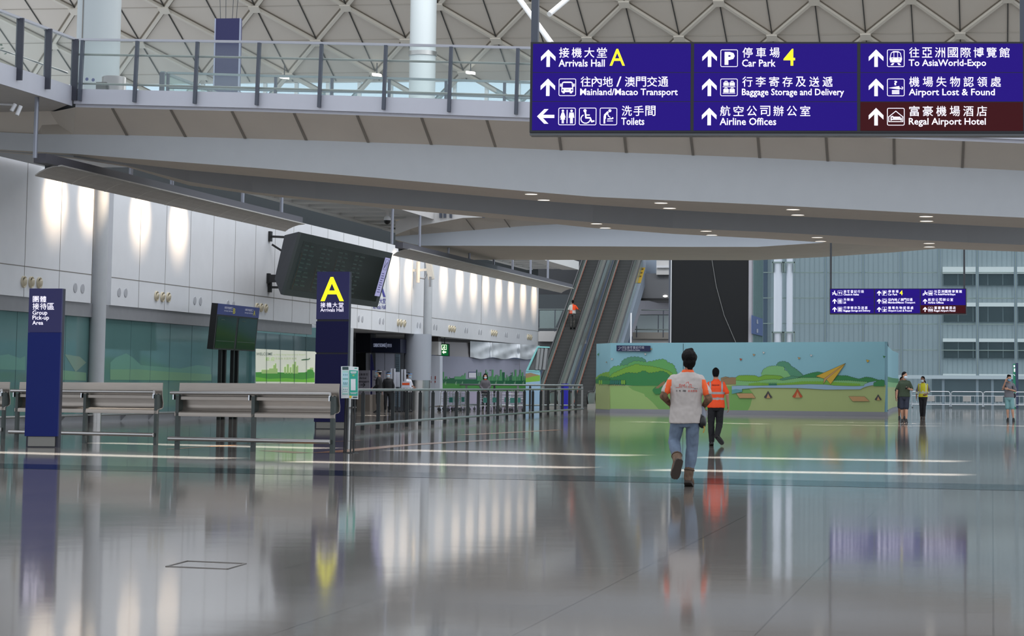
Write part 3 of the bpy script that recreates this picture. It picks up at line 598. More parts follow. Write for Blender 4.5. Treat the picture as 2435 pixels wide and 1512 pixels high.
# ================================================================ folding poster stand
T = thing('poster_stand', 'green and white health notice on a thin black stand beside the near bench', 'poster stand', hz(830, 1077))
yp = hz(830, 1077).y; PPs = Plane((0, yp, 0), (0, 1, 0)); P = PPs.at
for px, pw in ((818.5, 3.0), (823, 3.2), (833.6, 2.4), (841, 2.6)):
    b = MB(); t = P(px, 944); bt = P(px - 1.5, 1077); b.bar((bt.x, yp + .03, .01), (bt.x + .01, yp + .03, t.z), .025, .025, up=(0, 1, 0)); b.build('post', BLACK, T)
b = MB(); a0 = hz(800, 1079); a1 = hz(857, 1076); b.box(a0.x, a1.x, yp - .16, yp + .2, 0, .012); b.build('base_plate', BLACK, T)
WP = mat('poster_white', (226, 232, 234), .4); GP = mat('poster_green', (42, 168, 146), .4); PB = mat('poster_pale_blue', (188, 222, 232), .4)
b = MB(); c = [P(811, 871), P(830, 870.5), P(830, 946.5), P(811, 947)]; c2 = [p + Vector((0, .03, 0)) for p in c]; b.hexa([c[3], c[2], c2[2], c2[3], c[0], c[1], c2[1], c2[0]]); lp = b.build('notice_board', WP, T)
b = MB(); D = Draw(b, P, .006); D.rect(814, 872, 828.5, 879, 3); D.rect(814, 881, 828.5, 938, 1); D.rect(815, 886, 827.5, 898, 2); D.rect(815, 900, 827.5, 902, 4); D.rect(815, 904, 827.5, 918, 2); D.rect(815, 921, 827.5, 934, 0)
for y in (888, 907, 923): 
    for x in (816, 820, 824): D.e = .009; D.ell(x + 1.2, y + 3, .8, 2.2, 4); 
for y in (912, 914, 930): D.rect(816, y, 826, y + .8, 4)
b.build('printed_sheet', (WP, mat('sheet_mint', (170, 216, 208), .4), PB, mat('sheet_dark', (48, 74, 76), .5), mat('sheet_teal', (86, 150, 156), .5)), lp)
b = MB(); c = [P(830.3, 871), P(851.5, 872.5), P(850.5, 949), P(830.3, 948)]; c2 = [p + Vector((0, .03, 0)) for p in c]; b.hexa([c[3], c[2], c2[2], c2[3], c[0], c[1], c2[1], c2[0]]); rp2 = b.build('notice_board', WP, T)
b = MB(); D = Draw(b, P, .006); D.poly([(830.6, 880), (851, 881), (850.4, 941), (830.6, 940)], 1); D.e = .009; D.rect(833.5, 883, 847.5, 886, 0); D.rect(835, 887.5, 846, 888.5, 0); D.ell(840.5, 892.5, 2.6, 2, 2); D.rect(834, 901, 845.5, 928, 0); D.rect(832.5, 933, 849, 934.2, 0); D.rect(834, 935.5, 847, 936.5, 0); D.rect(831, 941, 836, 946, 3); D.rect(839, 943, 849.5, 946, 4)
D.e = .006; D.rect(843, 874.5, 849, 876.5, 1)
b.build('printed_sheet', (WP, GP, mat('sheet_gold', (150, 190, 120), .5), mat('sheet_yellow', (226, 198, 40), .5), mat('sheet_dark', (48, 74, 76), .5)), rp2)
# ================================================================ long post-and-rail barrier
RAILT = mat('barrier_rail', (132, 142, 142), .32, .7); POSTM = mat('barrier_post', (50, 54, 56), .45, .2)
pts = [(862, 1022.5), (898.7, 1019.6), (933, 1017.6), (966.8, 1015), (998.3, 1012), (1028.6, 1010), (1057.4, 1007.5), (1084.8, 1005), (1111.8, 1002.5), (1136.6, 1000.5), (1160.7, 998.5), (1183.2, 996.5), (1205.2, 995), (1226, 993.2), (1246.6, 991.6), (1266.5, 990), (1285.5, 988.5), (1303, 987), (1320.5, 985.6), (1337.2, 984.2), (1353.6, 982.9), (1369, 981.6)]
P0, P1 = hz(862, 1022.5), hz(1369, 981.6); dirn = (P1 - P0).normalized()
T = thing('barrier_fence', 'long dark post and rail barrier running from the blue pylon to the escalators', 'barrier', (P0 + P1) / 2)
def onl(px):      # point of the fence line under a pixel column
    a, c = 0.0, 1.4
    for _ in range(40):
        mid = (a + c) / 2; p = P0 + (P1 - P0) * (mid - .2); v = p - EYE; x = PX + F * v.dot(RT) / v.dot(FW)
        if x < px: a = mid
        else: c = mid
    return P0 + (P1 - P0) * ((a + c) / 2 - .2)
for px, _y in pts:
    p = onl(px); s = Vector((-dirn.y, dirn.x, 0)); b = MB(); b.obox(p + Vector((0, 0, .515)), s * .05, dirn * .03, (0, 0, .515)); b.obox(p + Vector((0, 0, 1.05)), s * .025, dirn * .012, (0, 0, .04)); b.build('post', POSTM, T)
a, c = onl(838), onl(1384); up3 = lambda z: Vector((0, 0, z))
b = MB(); b.tube([a + up3(1.11), c + up3(1.11)], .04, 10); b.build('top_rail', RAILT, T)
sd = Vector((dirn.y, -dirn.x, 0)) * .07
b = MB(); b.tube([a + sd + up3(.17), c + sd + up3(.17)], .04, 10); b.build('foot_rail', RAILT, T)
# second barrier behind
yb = 126.0
T = thing('barrier_fence', 'second rail barrier farther back, behind the trolleys and before the escalator foot', 'barrier', hy(1200, 975, yb))
x0, x1 = hy(1008, 914, yb).x, hy(1386, 920, yb).x
b = MB(); b.tube([(x0, yb, 1.3), (x1, yb, 1.3)], .05, 10); b.build('top_rail', RAILT, T)
b = MB(); b.tube([(x0, yb, .2), (x1, yb, .2)], .045, 10); b.build('foot_rail', RAILT, T)
for px in (1015, 1062, 1108, 1175, 1231, 1260, 1292, 1329, 1362, 1384):
    p = hy(px, 970, yb); b = MB(); b.box(p.x - .05, p.x + .05, yb - .05, yb + .05, 0, 1.24); b.obox((p.x, yb, 1.26), (.02, 0, 0), (0, .02, 0), (0, 0, .03)); b.build('post', POSTM if px in (1015, 1175, 1260) else mat('steel_post', (170, 172, 170), .3, .8), T)
# ================================================================ portal and the things in it
Pd = Plane((0, 112, 0), (0, 1, 0))
def card(P, px, mats_, name, parent, e=0, th=.06):
    """board on plane P with the given pixel corners (clockwise from top left) and real thickness"""
    c = [P.at(x, y, e) for x, y in px]; k = [p - P.n * th for p in c]; b = MB()
    n = len(c); b.add(c + k, [tuple(range(n)), tuple(range(2 * n - 1, n - 1, -1))] + [(i, (i + 1) % n, n + (i + 1) % n, n + i) for i in range(n)])
    return b.build(name, mats_, parent)
T = thing('currency_counter', 'dark currency exchange counter with lit lettering inside the wall portal', 'counter', Pd.at(915, 965))
card(Pd, [(881, 803), (952, 806), (952, 839), (881, 838)], NAVY, 'fascia', T, 0, 1.2)
card(Pd, [(846, 792), (881, 793), (881, 838), (846, 838)], mat('near_black_navy', (16, 17, 30), .4), 'fascia', T, .2, 1.0)
b = MB(); D = Draw(b, Pd.at, .02); D.text('CURRENCY EXCHANGE', 888, 816.5, 917, 825, 0, .03); D.rect(918.2, 815, 919, 827); D.text('貨幣兌換', 920.5, 817, 931.5, 825.5, 0, .0); b.build('lettering', mat('pale_lettering', (176, 184, 206), .5, emit=(150, 158, 184), es=.5), T)
card(Pd, [(846, 839), (870, 839), (870, 962), (846, 962)], BLACK, 'shutter', T, -.05, .2)
card(Pd, [(870, 839), (880, 839), (880, 966), (870, 966)], mat('counter_frame', (150, 152, 160), .5), 'jamb', T, 0, .2)
card(Pd, [(893, 839), (914, 839), (914, 966), (893, 966)], mat('counter_panel', (158, 162, 178), .5), 'panel', T, -.1, .1)
card(Pd, [(915.5, 839), (940, 840), (940, 966), (915.5, 966)], mat('counter_panel', (158, 162, 178), .5), 'panel', T, -.1, .1)
lv = card(Pd, [(940, 841), (950, 842), (950, 968), (940, 968)], mat('louvre_blue_grey', (96, 112, 124), .5), 'louvre_panel', T, -.05, .1)
q = MB(); D = Draw(q, Pd.at, -.02)
for y in range(850, 966, 5): D.rect(940.5, y, 949.5, y + 1.4)
q.build('slat', mat('slat_dark', (66, 80, 90), .5), lv)
card(Pd, [(880.5, 842), (884, 842), (891.5, 890), (891.5, 960), (880.5, 960)], mat('banner_blue', (44, 46, 104), .5), 'banner', T, .1, .05)
SGN = mat('lilac_board', (150, 148, 160), .5)
for x0, x1, label, lines, y0 in ((848, 879.5, 'grey arrival passengers board with a black arrow in the portal', True, 110), (885, 915, 'grey board partly hidden behind the two black-clad staff', False, 110.6)):
    Pq = Plane((0, y0, 0), (0, 1, 0)); T = thing('direction_board', label, 'sign board', Pq.at((x0 + x1) / 2, 968))
    card(Pq, [(x0, 880.5), (x1, 880.5), (x1, 938), (x0, 938)], SGN, 'board', T, 0, .08)
    card(Pq, [(x0, 938), (x1, 938), (x1, 977.4), (x0, 977.4)], mat('board_base', (128, 120, 112), .6), 'base', T, 0, .5)
    b = MB(); D = Draw(b, Pq.at, .02)
    if lines:
        D.chars('抵港旅客', x0 + 2, 887.5, x1 - 4, 893, 0); D.text('Arrival', x0 + 7, 896, x0 + 23, 901); D.text('Passengers', x0 + 1, 904, x1 - 2, 910.5)
        D.line([(x0 + 10, 915), (x0 + 20, 915)], 1.4); D.line([(x0 + 15.5, 910.5), (x0 + 20, 915), (x0 + 15.5, 919.5)], 1.4)
    else: D.chars('接', x0 + 4, 892, x0 + 10, 898, 0); D.text('Ho', x0 + 3, 901, x0 + 8, 905)
    b.build('lettering', mat('board_ink', (40, 40, 48), .6), T)
# white standing screens of the checkpoint
STW = mat('white_plastic_panel', (206, 210, 222), .4)
for x0, x1, ya, yb, yd, label in ((929, 939.5, 876, 928, 107, 'tall white screen with a black slot beside the masked staff'), (940, 949.5, 884.5, 920, 107.4, 'lower white screen next to the tall slotted one'), (954, 964.5, 878, 928, 107, 'white screen in front of the white-shirted worker')):
    Pq = Plane((0, yd, 0), (0, 1, 0)); T = thing('checkpoint_screen', label, 'screen', Pq.at((x0 + x1) / 2, 979))
    card(Pq, [(x0, ya), (x1, ya), (x1, yb), (x0, yb)], STW, 'panel', T, 0, .08)
    if label[0] != 'l':
        card(Pq, [(x0 + 5, ya + .5), (x0 + 6.6, ya + .5), (x0 + 6.6, yb - 2), (x0 + 5, yb - 2)], BLACK, 'slot', T, .015, .01)
    p = Pq.at((x0 + x1) / 2, 960); b = MB(); b.box(p.x - .03, p.x + .03, yd + .01, yd + .07, 0, Pq.at(x0, yb).z + .1); b.box(p.x - .2, p.x + .2, yd - .15, yd + .2, 0, .05); b.build('stand', DARKG, T)
Pq = Plane((0, 106, 0), (0, 1, 0)); p = Pq.at(966, 980); pz = Pq.at(966, 920).z
T = thing('desk', 'small white desk at the checkpoint carrying an orange carton', 'desk', (p.x, 106, 0))
b = MB(); b.box(p.x - .22, p.x + .24, 105.8, 106.3, pz - .05, pz); b.build('top', STW, T)
for sx in (-.19, .21):
    for yy in (105.84, 106.26): b = MB(); b.box(p.x + sx - .02, p.x + sx + .02, yy - .02, yy + .02, 0, pz - .05); b.build('leg', DARKG, T)
T = thing('carton', 'white and orange carton lying on the checkpoint desk', 'box', (p.x, 106, pz)); b = MB(); b.box(p.x - .19, p.x + .18, 105.85, 106.15, pz, pz + .26); b.build('box_body', STW, T)
b = MB(); b.box(p.x - .18, p.x + .17, 105.84, 105.85, pz + .09, pz + .19); b.build('printed_band', mat('orange_print', (232, 84, 32), .5), T)
# big round portal column with steel skirt, and white service panel
c = hy(984, 900, 113.0); R_ = .68
b = MB(); b.lathe([(R_, 1.5), (R_, ZB)], (c.x, 113.7, 0), 32); o = b.build('pillar_3', mat('column_grey', (170, 176, 186), .45)); struct(o)
b = MB(); b.lathe([(R_ - .03, 0), (R_ - .03, 1.5)], (c.x + .0, 113.7, 0), 32); b.build('steel_skirt', STEEL, o)
Pw = Plane((0, 119.2, 0), (0, 1, 0))
T = thing('service_panel', 'white service cabinet beside the portal column with small red notices', 'cabinet', Pw.at(1031, 975))
card(Pw, [(1015, 845), (1046, 846), (1046, 976), (1015, 976)], mat('service_white', (200, 206, 218), .5), 'cabinet_body', T, 0, .6)
card(Pw, [(1015, 812), (1043, 812), (1043, 844), (1015, 844)], OFFW, 'upper_box', T, 0, .6)
card(Pw, [(1015, 798), (1042, 800), (1042, 811), (1015, 811)], mat('dark_brown_strip', (52, 46, 44), .6), 'top_strip', T, 0, .6)
b = MB(); D = Draw(b, Pw.at, .02)
for x, y, h in ((1023.5, 894, 8), (1034, 894, 8), (1023.5, 906, 4), (1033.5, 905, 5)): D.rect(x, y, x + 2.4, y + h)
b.build('red_notice', mat('notice_red', (150, 66, 62), .6), T)
# exit sign
Pe = Plane((0, 121.5, 0), (0, 1, 0)); T = thing('exit_sign', 'green lit emergency exit sign with running figure and arrow', 'sign', Pe.at(1056, 846))
card(Pe, [(1045, 816), (1067, 817.5), (1067, 847), (1045, 846)], mat('exit_case', (18, 34, 26), .5), 'case', T, 0, .25)
card(Pe, [(1048.5, 818), (1066, 819), (1066, 845.5), (1048.5, 845)], mat('exit_green', (10, 84, 44), .4, emit=(8, 92, 44), es=.8), 'lit_face', T, .015, .01)
b = MB(); D = Draw(b, Pe.at, .03); GLO = mat('exit_glow', (226, 250, 214), .4, emit=(236, 255, 220), es=1.3)
D.rring(1050, 819.5, 1062, 832, 1.2, 1.1); D.ell(1056.5, 822.5, 1.1, 1.1); D.line([(1056.5, 823.5), (1055.5, 827)], 1.6); D.line([(1055.5, 827), (1057.8, 829), (1057.2, 831)], 1.2); D.line([(1055.2, 827), (1053, 829.5), (1051.2, 829.5)], 1.2); D.line([(1056.5, 824.5), (1059, 826)], 1.0); D.line([(1056, 824.5), (1053.5, 826)], 1.0)
D.poly([(1051, 837), (1056, 832.8), (1056, 835.5), (1061, 835.5), (1061, 838.8), (1056, 838.8), (1056, 841.5)]); b.build('pictogram', GLO, T)
b = MB(); p = Pe.at(1056, 817); b.box(p.x - .02, p.x + .02, 121.6, 121.64, p.z - .05, ZB); b.build('hanger', DARKG, T)
# skyline wall under the far white panels and the plastic sheet above it
A = hd(1046, 960, 125.5); Bq = hd(1262, 960, 141); A.z = Bq.z = 0; n = Vector(((Bq - A).y, -(Bq - A).x, 0)); Ps = Plane(A, n)
SKW = mat('skyline_wall', (150, 152, 170), .5, var=.06, scale=.5); b = MB(); k = n.normalized() * .25
hi = Ps.at(1150, 850).z; kk = k if k.y > 0 else -k
b.hexa([A, Bq, Bq + kk, A + kk] + [v + Vector((0, 0, hi)) for v in (A, Bq, Bq + kk, A + kk)]); SW = struct(b.build('partition_skyline', SKW))
b = MB(); D = Draw(b, Ps.at, .02)
random.seed(3)
D.poly([(1047, 900), (1150, 902), (1260, 904), (1260, 921), (1047, 914)], 0); D.poly([(1047, 911), (1260, 917), (1260, 940), (1047, 930)], 1); D.rect(1047, 930, 1262, 975, 3)
for x, w, h in ((1047, 3, 20), (1053, 3, 17), (1059, 5, 6), (1081, 26, 6), (1098, 8, 9), (1105, 2.5, 14)): D.rect(x, 901 - h, x + w, 902, 2)
D.poly([(1068, 895), (1071, 899), (1080, 898.5), (1080, 900.5), (1070, 901)], 0)
x = 1133
while x < 1256:
    w = random.uniform(1.2, 4.5); h = random.choice((5, 8, 12, 18, 24, 9)); D.rect(x, 903 - h, x + w, 905, random.choice((0, 2, 2))); x += w * random.uniform(.8, 1.6)
for x, y in ((1166, 879), (1191, 880), (1216, 886)): D.poly([(x - 2, y), (x + 1, y + 1), (x + 2.5, y - 1), (x + 2, y + 1.5), (x - 1.5, y + 1.6)], 0)
for x in (1060, 1085, 1100, 1140, 1180, 1200, 1225, 1245): D.line([(x, 915), (x + .5, 907)], .8, 4); D.line([(x - 2, 914), (x - 1.5, 909)], .8, 4)
D.e = .03; D.rect(1115, 883, 1132, 898, 5); D.rect(1115, 883.5, 1132, 886, 6)
D.line([(1236, 854), (1236, 886)], .4, 7); D.line([(1224, 866), (1236, 866)], .3, 7)
b.build('skyline_print', (mat('print_deep_green', (22, 96, 60), .5), mat('print_green', (66, 140, 60), .5), mat('print_mid_green', (84, 150, 100), .5), mat('print_lilac', (170, 164, 186), .5), mat('print_pale', (170, 196, 170), .5), mat('print_white', (206, 206, 216), .5), mat('print_navy', (66, 70, 110), .5), JOINT), SW)
# plastic sheeting
b = MB(); nx, nz = 90, 10; Pt = Plane(A - kk * .6, n); g = []
for j in range(nz + 1):
    for i in range(nx + 1):
        x = 1118 + (1283 - 1118) * i / nx; yt = 811 + (x - 1118) * .06; yb = 849 + 4 * math.sin((x - 1118) / 17) ** 2 + (x - 1118) * .012; v = j / nz
        sag = .05 * math.sin(x / 7.0 + v * 2.4) * v + .025 * math.sin(x / 3.1 - v * 5) + .16 * math.exp(-((x - 1168) / 3) ** 2) + .14 * math.exp(-((x - 1236) / 3) ** 2) + .03 * math.sin(v * 9 + x / 11)
        g.append(Pt.at(x, yt + (yb - yt) * v, sag))
b.add(g, [(j * (nx + 1) + i, j * (nx + 1) + i + 1, (j + 1) * (nx + 1) + i + 1, (j + 1) * (nx + 1) + i) for j in range(nz) for i in range(nx)], 0, True)
PLS = mat('plastic_sheeting', (206, 212, 218), .28, var=.03); o = b.build('plastic_sheet', PLS); tag(o, 'crumpled translucent plastic sheeting hung over the skyline wall', 'plastic sheet')
b = MB(); c = [Ps.at(1046, 812), Ps.at(1120, 815), Ps.at(1120, 849), Ps.at(1046, 846)]; b.prism(c, kk); struct(b.build('trim_6', mat('shade_board', (158, 156, 160), .6)))
# welcome mural behind glass left of the blue pylon
Pm = Plane((XW - .10, 0, 0), (1, 0, 0))
WM = thing('welcome_mural', 'bright welcome mural with green skyline behind glass beside the blue pylon', 'mural', hx(680, 980, XW - .1))
LITW = mat('mural_backlit', (232, 234, 220), .3, emit=(226, 230, 210), es=.32)
b = MB(); b.poly([Pm.at(x, y, .0) for x, y in ((608, 829), (752, 836), (752, 916), (608, 918))]); b.poly([Pm.at(x, y, -.02) for x, y in ((608, 829), (752, 836), (752, 916), (608, 918))]); b.build('lit_panel', LITW, WM)
b = MB(); D = Draw(b, Pm.at, .02)
D.poly([(608, 885), (640, 884), (680, 886), (748, 885), (748, 908), (608, 907)], 0); D.poly([(608, 896), (640, 901), (680, 899), (720, 902), (748, 898), (748, 909), (608, 906)], 1)
for x, w, h in ((622, 30, 7), (640, 20, 10), (650, 4, 18), (654, 3, 22), (676, 4, 14), (682, 5, 20), (689, 4, 13), (695, 5, 20), (700, 4, 26), (703, 3, 14), (706, 3, 17), (730, 6, 8), (737, 8, 12)): D.rect(x, 886 - h, x + w, 888, 2)
D.ell(738, 884, 8, 6, 0); D.ell(735, 888, 12, 5, 0)
D.poly([(716, 855), (722, 853.5), (734, 853), (737, 850.5), (737.5, 853.5), (733, 856), (718, 857)], 3)
D.text('WELCOME', 609.5, 838, 648, 845, 4); D.text('to Hong Kong International Airport', 650, 841, 727, 846, 5); D.chars('歡迎', 632, 849, 653, 858, 2); D.chars('蒞臨香港國際機場', 655, 850, 705, 855, 5)
b.build('print', (mat('mural_green', (80, 164, 62), .4, emit=(70, 160, 50), es=.2), mat('mural_bright_green', (120, 198, 64), .4, emit=(110, 190, 50), es=.25), mat('mural_pale_green', (172, 206, 130), .4, emit=(170, 206, 120), es=.25), mat('mural_plane', (92, 142, 96), .4), mat('mural_grey', (120, 138, 134), .5), mat('mural_soft', (188, 200, 168), .5, emit=(180, 194, 160), es=.2)), WM)
b = MB(); b.poly([Pm.at(x, y, .003) for x, y in ((608, 790), (752, 803), (752, 836), (608, 829))]); 
b.build('upper_pane', mat('dusk_glass', (92, 118, 122), .05), WM)
b = MB(); D = Draw(b, Pm.at, .03)
for x in (634, 667, 700, 729): D.rect(x - .5, 792, x + .5, 917)
b.build('pane_joint', mat('glass_joint', (66, 100, 102), .5), WM)
b = MB(); c = [hx(828, 782, XW + .02), hx(845, 783, XW + .02), hx(845, 1000, XW + .02), hx(828, 1000, XW + .02)]; b.box(XW - .35, XW + .02, c[0].y, c[1].y - .3, 0, ZB); struct(b.build('trim_7', GREYP))
b = MB(); b.box(XW - .35, XW - .05, hx(601, 900, XW).y, hx(609, 900, XW).y, .28, 3.4); struct(b.build('trim_8', TEALD))
# ================================================================ baggage trolleys
def trolley(loc, rz, label):
    T = thing('baggage_trolley', label, 'trolley', loc, 'baggage trolleys behind the barrier')
    T0 = Vector(loc); M_ = Matrix.Rotation(rz, 4, 'Z'); g = lambda x, y, z: T0 + (M_ @ Vector((x, y, z)))
    b = MB(); 
    for s in (-.27, .27): b.tube([g(s, -.45, .28), g(s, .45, .2), g(s * .7, .55, .22)], .016, 6)
    b.tube([g(-.27, -.45, .28), g(.27, -.45, .28)], .016, 6)
    for i in range(5): b.tube([g(-.2 + .1 * i, -.45, .27), g(-.2 * .8 + .08 * i, .5, .21)], .008, 5)
    b.build('platform', CHROME, T)
    b = MB()
    for s in (-.27, .27): b.tube([g(s, -.45, .2), g(s, -.47, .9), g(s * .95, -.55, 1.02), g(s * .9, -.66, 1.06)], .018, 8)
    b.tube([g(-.27, -.47, .62), g(.27, -.47, .62)], .012, 6); b.build('upright', CHROME, T)
    b = MB(); b.tube([g(-.26, -.66, 1.06), g(.26, -.66, 1.06)], .026, 8); b.build('handle', DARKG, T)
    b = MB()
    for i in range(9): b.tube([g(-.26 + .065 * i, -.46, .3), g(-.26 + .065 * i, -.46, .86)], .006, 5)
    for z in (.5, .7, .86): b.tube([g(-.27, -.46, z), g(.27, -.46, z)], .008, 5)
    b.build('wire_back', CHROME, T)
    b = MB()
    for i in range(7): b.tube([g(-.25, -.5 - .04 * i, .86), g(.25, -.5 - .04 * i, .86)], .005, 5)
    b.build('hand_basket', CHROME, T)
    b = MB(); b.obox(g(0, -.49, .55), M_ @ Vector((.12, 0, 0)), M_ @ Vector((0, .008, 0)), (0, 0, .12)); b.build('advert_plate', mat('plate_teal', (54, 120, 110), .4), T)
    for x, y in ((-.27, -.42), (.27, -.42), (0, .48)):
        p = g(x, y, .075); b = MB(); b.lathe([(.075, -.02), (.075, .02)], p, 14, 0, M_ @ Vector((1, 0, 0))); b.bar(p, g(x, y, .25), .03, .03, up=(0, 1, 0)); b.build('wheel', DARKG, T)
    return T
for i, (px, rz) in enumerate(((1044, .9), (1058, .95), (1070, 1.0), (1088, -.5), (1101, -.5), (1114, -.45), (1155, .2), (1178, .15), (1196, .6), (1209, .6), (1222, .65))):
    p = hy(px, 975, 110.8 + (i % 3) * 2.2); p.z = 0
    trolley(p, rz, ['baggage trolley at the left end of the row, beside the white cabinet', 'second baggage trolley from the white cabinet', 'third baggage trolley from the white cabinet', 'baggage trolley turned away, fourth from the white cabinet', 'baggage trolley in the middle of the second cluster', 'baggage trolley just left of the woman in grey',
        'baggage trolley standing right in front of the woman in grey', 'baggage trolley just right of the woman in grey', 'third baggage trolley from the escalator end', 'second baggage trolley from the escalator end', 'baggage trolley nearest the escalator'][i])
# ================================================================ escalators
TB = math.tan(math.radians(30)); YB0 = 137.7
ESP = mat('escalator_panel', (164, 164, 158), .35, .4, var=.05, scale=2); ESG = mat('escalator_glass', (142, 164, 160), .1, .1); HRB = mat('rubber_handrail', (20, 20, 22), .4); STEPM = mat('escalator_step', (70, 72, 72), .5, .2); STEPE = mat('step_edge', (112, 114, 112), .4, .2); SKREFL = mat('skirt_reflection', (190, 110, 84), .3, .6)
def zs(y): return max(0, (y - YB0) * TB)
YE = 160.0
def escalator(xl, xr, label, right_w):
    T = thing('escalator', label, 'escalator', ((xl + xr) / 2, 136, 0))
    y = 136.0; k = 0
    while y < YE:
        z = zs(y + .2); b = MB(); b.box(xl, xr, y, y + .42, max(z - .3, -.05), z + .02); b.box(xl, xr, y - .005, y + .02, z + .02, z + .028, 1); b.build('step', (STEPM, STEPE), T); y += .36; k += 1
    for x, w, nm in ((xl - .11, .10, 0), (xr + .01, right_w, 1)):
        b = MB(); x0, x1 = x, x + w
        for ya, yb in ((135.7, YB0), (YB0, YE)):
            b.hexa([(x0, ya, max(zs(ya) - .5, 0)), (x1, ya, max(zs(ya) - .5, 0)), (x1, yb, max(zs(yb) - .5, 0)), (x0, yb, max(zs(yb) - .5, 0)), (x0, ya, zs(ya) + (.22)), (x1, ya, zs(ya) + .22), (x1, yb, zs(yb) + .22), (x0, yb, zs(yb) + .22)])
        b.build('deck_panel', ESP, T)
        for hx0 in ((x0 + .02, x1 - .02) if w > .3 else ((x0 + x1) / 2,)):
            b = MB()
            for ya, yb in ((135.9, YB0), (YB0, YE)):
                b.hexa([(hx0 - .015, ya, zs(ya) + .2), (hx0 + .015, ya, zs(ya) + .2), (hx0 + .015, yb, zs(yb) + .2), (hx0 - .015, yb, zs(yb) + .2)] + [(hx0 - .015, ya, zs(ya) + .88), (hx0 + .015, ya, zs(ya) + .88), (hx0 + .015, yb, zs(yb) + .88), (hx0 - .015, yb, zs(yb) + .88)])
            b.build('balustrade', ESG, T)
            b = MB(); b.tube([(hx0, 136.3, .12), (hx0, 135.75, .2), (hx0, 135.5, .5), (hx0, 135.6, .82), (hx0, 136, .93)] + [(hx0, YB0, zs(YB0) + .93), (hx0, YE, zs(YE) + .93)], .05, 8); b.build('handrail', HRB, T)
            b = MB(); b.tube([(hx0, 136, .88), (hx0, YB0, .88), (hx0, YE, zs(YE) + .88)], .045, 6); b.build('rail_track', CHROME, T)
    b = MB(); b.tube([(xl, 136, .12), (xl, YB0, .14), (xl, YE, zs(YE) + .14)], .03, 6); b.build('reflection_strip', SKREFL, T)  # orange reflection beside the steps, put in as a coloured tube
    return T
E1_ = escalator(-27.22, -26.12, 'left escalator with a worker in orange and grey riding up', .5)
E2_ = escalator(-25.02, -23.82, 'right escalator, empty, rising behind the cartoon hoarding', .55)
TRUSS = mat('truss_cladding', (150, 162, 178), .45)
b = MB(); X0, X1 = -23.3, -23.05
b.hexa([(X0, 139, .1), (X1, 139, .1), (X1, YE, zs(YE) - 1.1), (X0, YE, zs(YE) - 1.1), (X0, 139, zs(139) + .2), (X1, 139, zs(139) + .2), (X1, YE, zs(YE) + .2), (X0, YE, zs(YE) + .2)]); 
b.box(X0, X1 + .02, 153.2, 160, zs(153.2) - 1.4, 13.5); b.build('truss_cladding', TRUSS, E2_)
b = MB(); NX = X1 + .01
q0, q1 = hx(1520, 619, NX), hx(1515, 645, NX)
b.hexa([(NX - .42, 151.3, zs(151.3) + .225), (NX - .02, 151.3, zs(151.3) + .225), (NX - .02, 154.4, zs(154.4) + .225), (NX - .42, 154.4, zs(154.4) + .225)] + [(NX - .42, 151.3, zs(151.3) + .24), (NX - .02, 151.3, zs(151.3) + .24), (NX - .02, 154.4, zs(154.4) + .24), (NX - .42, 154.4, zs(154.4) + .24)])
ys_ = b.build('yellow_notice', mat('notice_yellow', (206, 168, 40), .5), E2_)
b = MB()
for k in range(5):
    y0 = 152.0 + k * .45; b.hexa([(NX - .36 + .12 * (k % 2), y0, zs(y0) + .243), (NX - .1, y0, zs(y0) + .243), (NX - .1, y0 + .16, zs(y0 + .16) + .243), (NX - .36 + .12 * (k % 2), y0 + .16, zs(y0 + .16) + .243)] + [(NX - .36 + .12 * (k % 2), y0, zs(y0) + .25), (NX - .1, y0, zs(y0) + .25), (NX - .1, y0 + .16, zs(y0 + .16) + .25), (NX - .36 + .12 * (k % 2), y0 + .16, zs(y0 + .16) + .25)], 0)
b.build('notice_print', mat('notice_ink', (110, 84, 20), .6), ys_)
# blue stand at the foot of the escalators
p = hy(1345.5, 972, 130); T = thing('blue_stand', 'narrow bright blue stand at the foot of the escalators', 'stand', (p.x, 130, 0))
b = MB(); b.box(p.x - .12, p.x + .12, 129.9, 130.2, .0, hy(1345, 912, 130).z); b.build('front', mat('vivid_blue', (36, 36, 160), .4), T)
b = MB(); b.box(p.x - .29, p.x - .12, 130, 130.3, 0, hy(1345, 912, 130).z); b.build('side', mat('deep_blue', (30, 30, 110), .4), T)
# ================================================================ cartoon hoarding
ML, MR = hz(1450, 982), hz(2104, 990.3); dM = (MR - ML).normalized(); nM = Vector((dM.y, -dM.x, 0)); nM = nM if nM.y < 0 else -nM
Ph = Plane(ML, nM); Hh = Ph.at(1450, 815.5).z
SKY = mat('mural_sky', (136, 186, 200), .45, var=.015, scale=.5); LAWN = mat('mural_lawn', (168, 184, 124), .45); KICK = mat('hoarding_kick', (150, 152, 160), .4, .2)
HO = thing('hoarding', 'long hoarding painted with a cartoon picnic meadow, hills and blue sky', 'hoarding', (ML + MR) / 2)
plan = [hz(1416.5, 980.5), ML, MR, hz(2113, 983), hz(2122, 977.5), hz(2136.5, 974)]
inn = [p - nM * .3 for p in plan[:3]] + [p + Vector((-.3, 0, 0)) for p in plan[3:]]
def wallstrip(z0, z1, m, name, parent, o=0):
    b = MB(); P = [p + nM * o for p in plan]
    for i in range(len(plan) - 1): b.hexa([P[i], P[i + 1], inn[i + 1], inn[i]] + [None] * 0 + [P[i] + up * 0, P[i + 1], inn[i + 1], inn[i]]) if False else b.hexa([v + up * z0 for v in (P[i], P[i + 1], inn[i + 1], inn[i])] + [v + up * z1 for v in (P[i], P[i + 1], inn[i + 1], inn[i])])
    return b.build(name, m, parent)
HB = wallstrip(.2, Hh, SKY, 'board', HO); wallstrip(0, .2, KICK, 'kick_band', HO, .01)
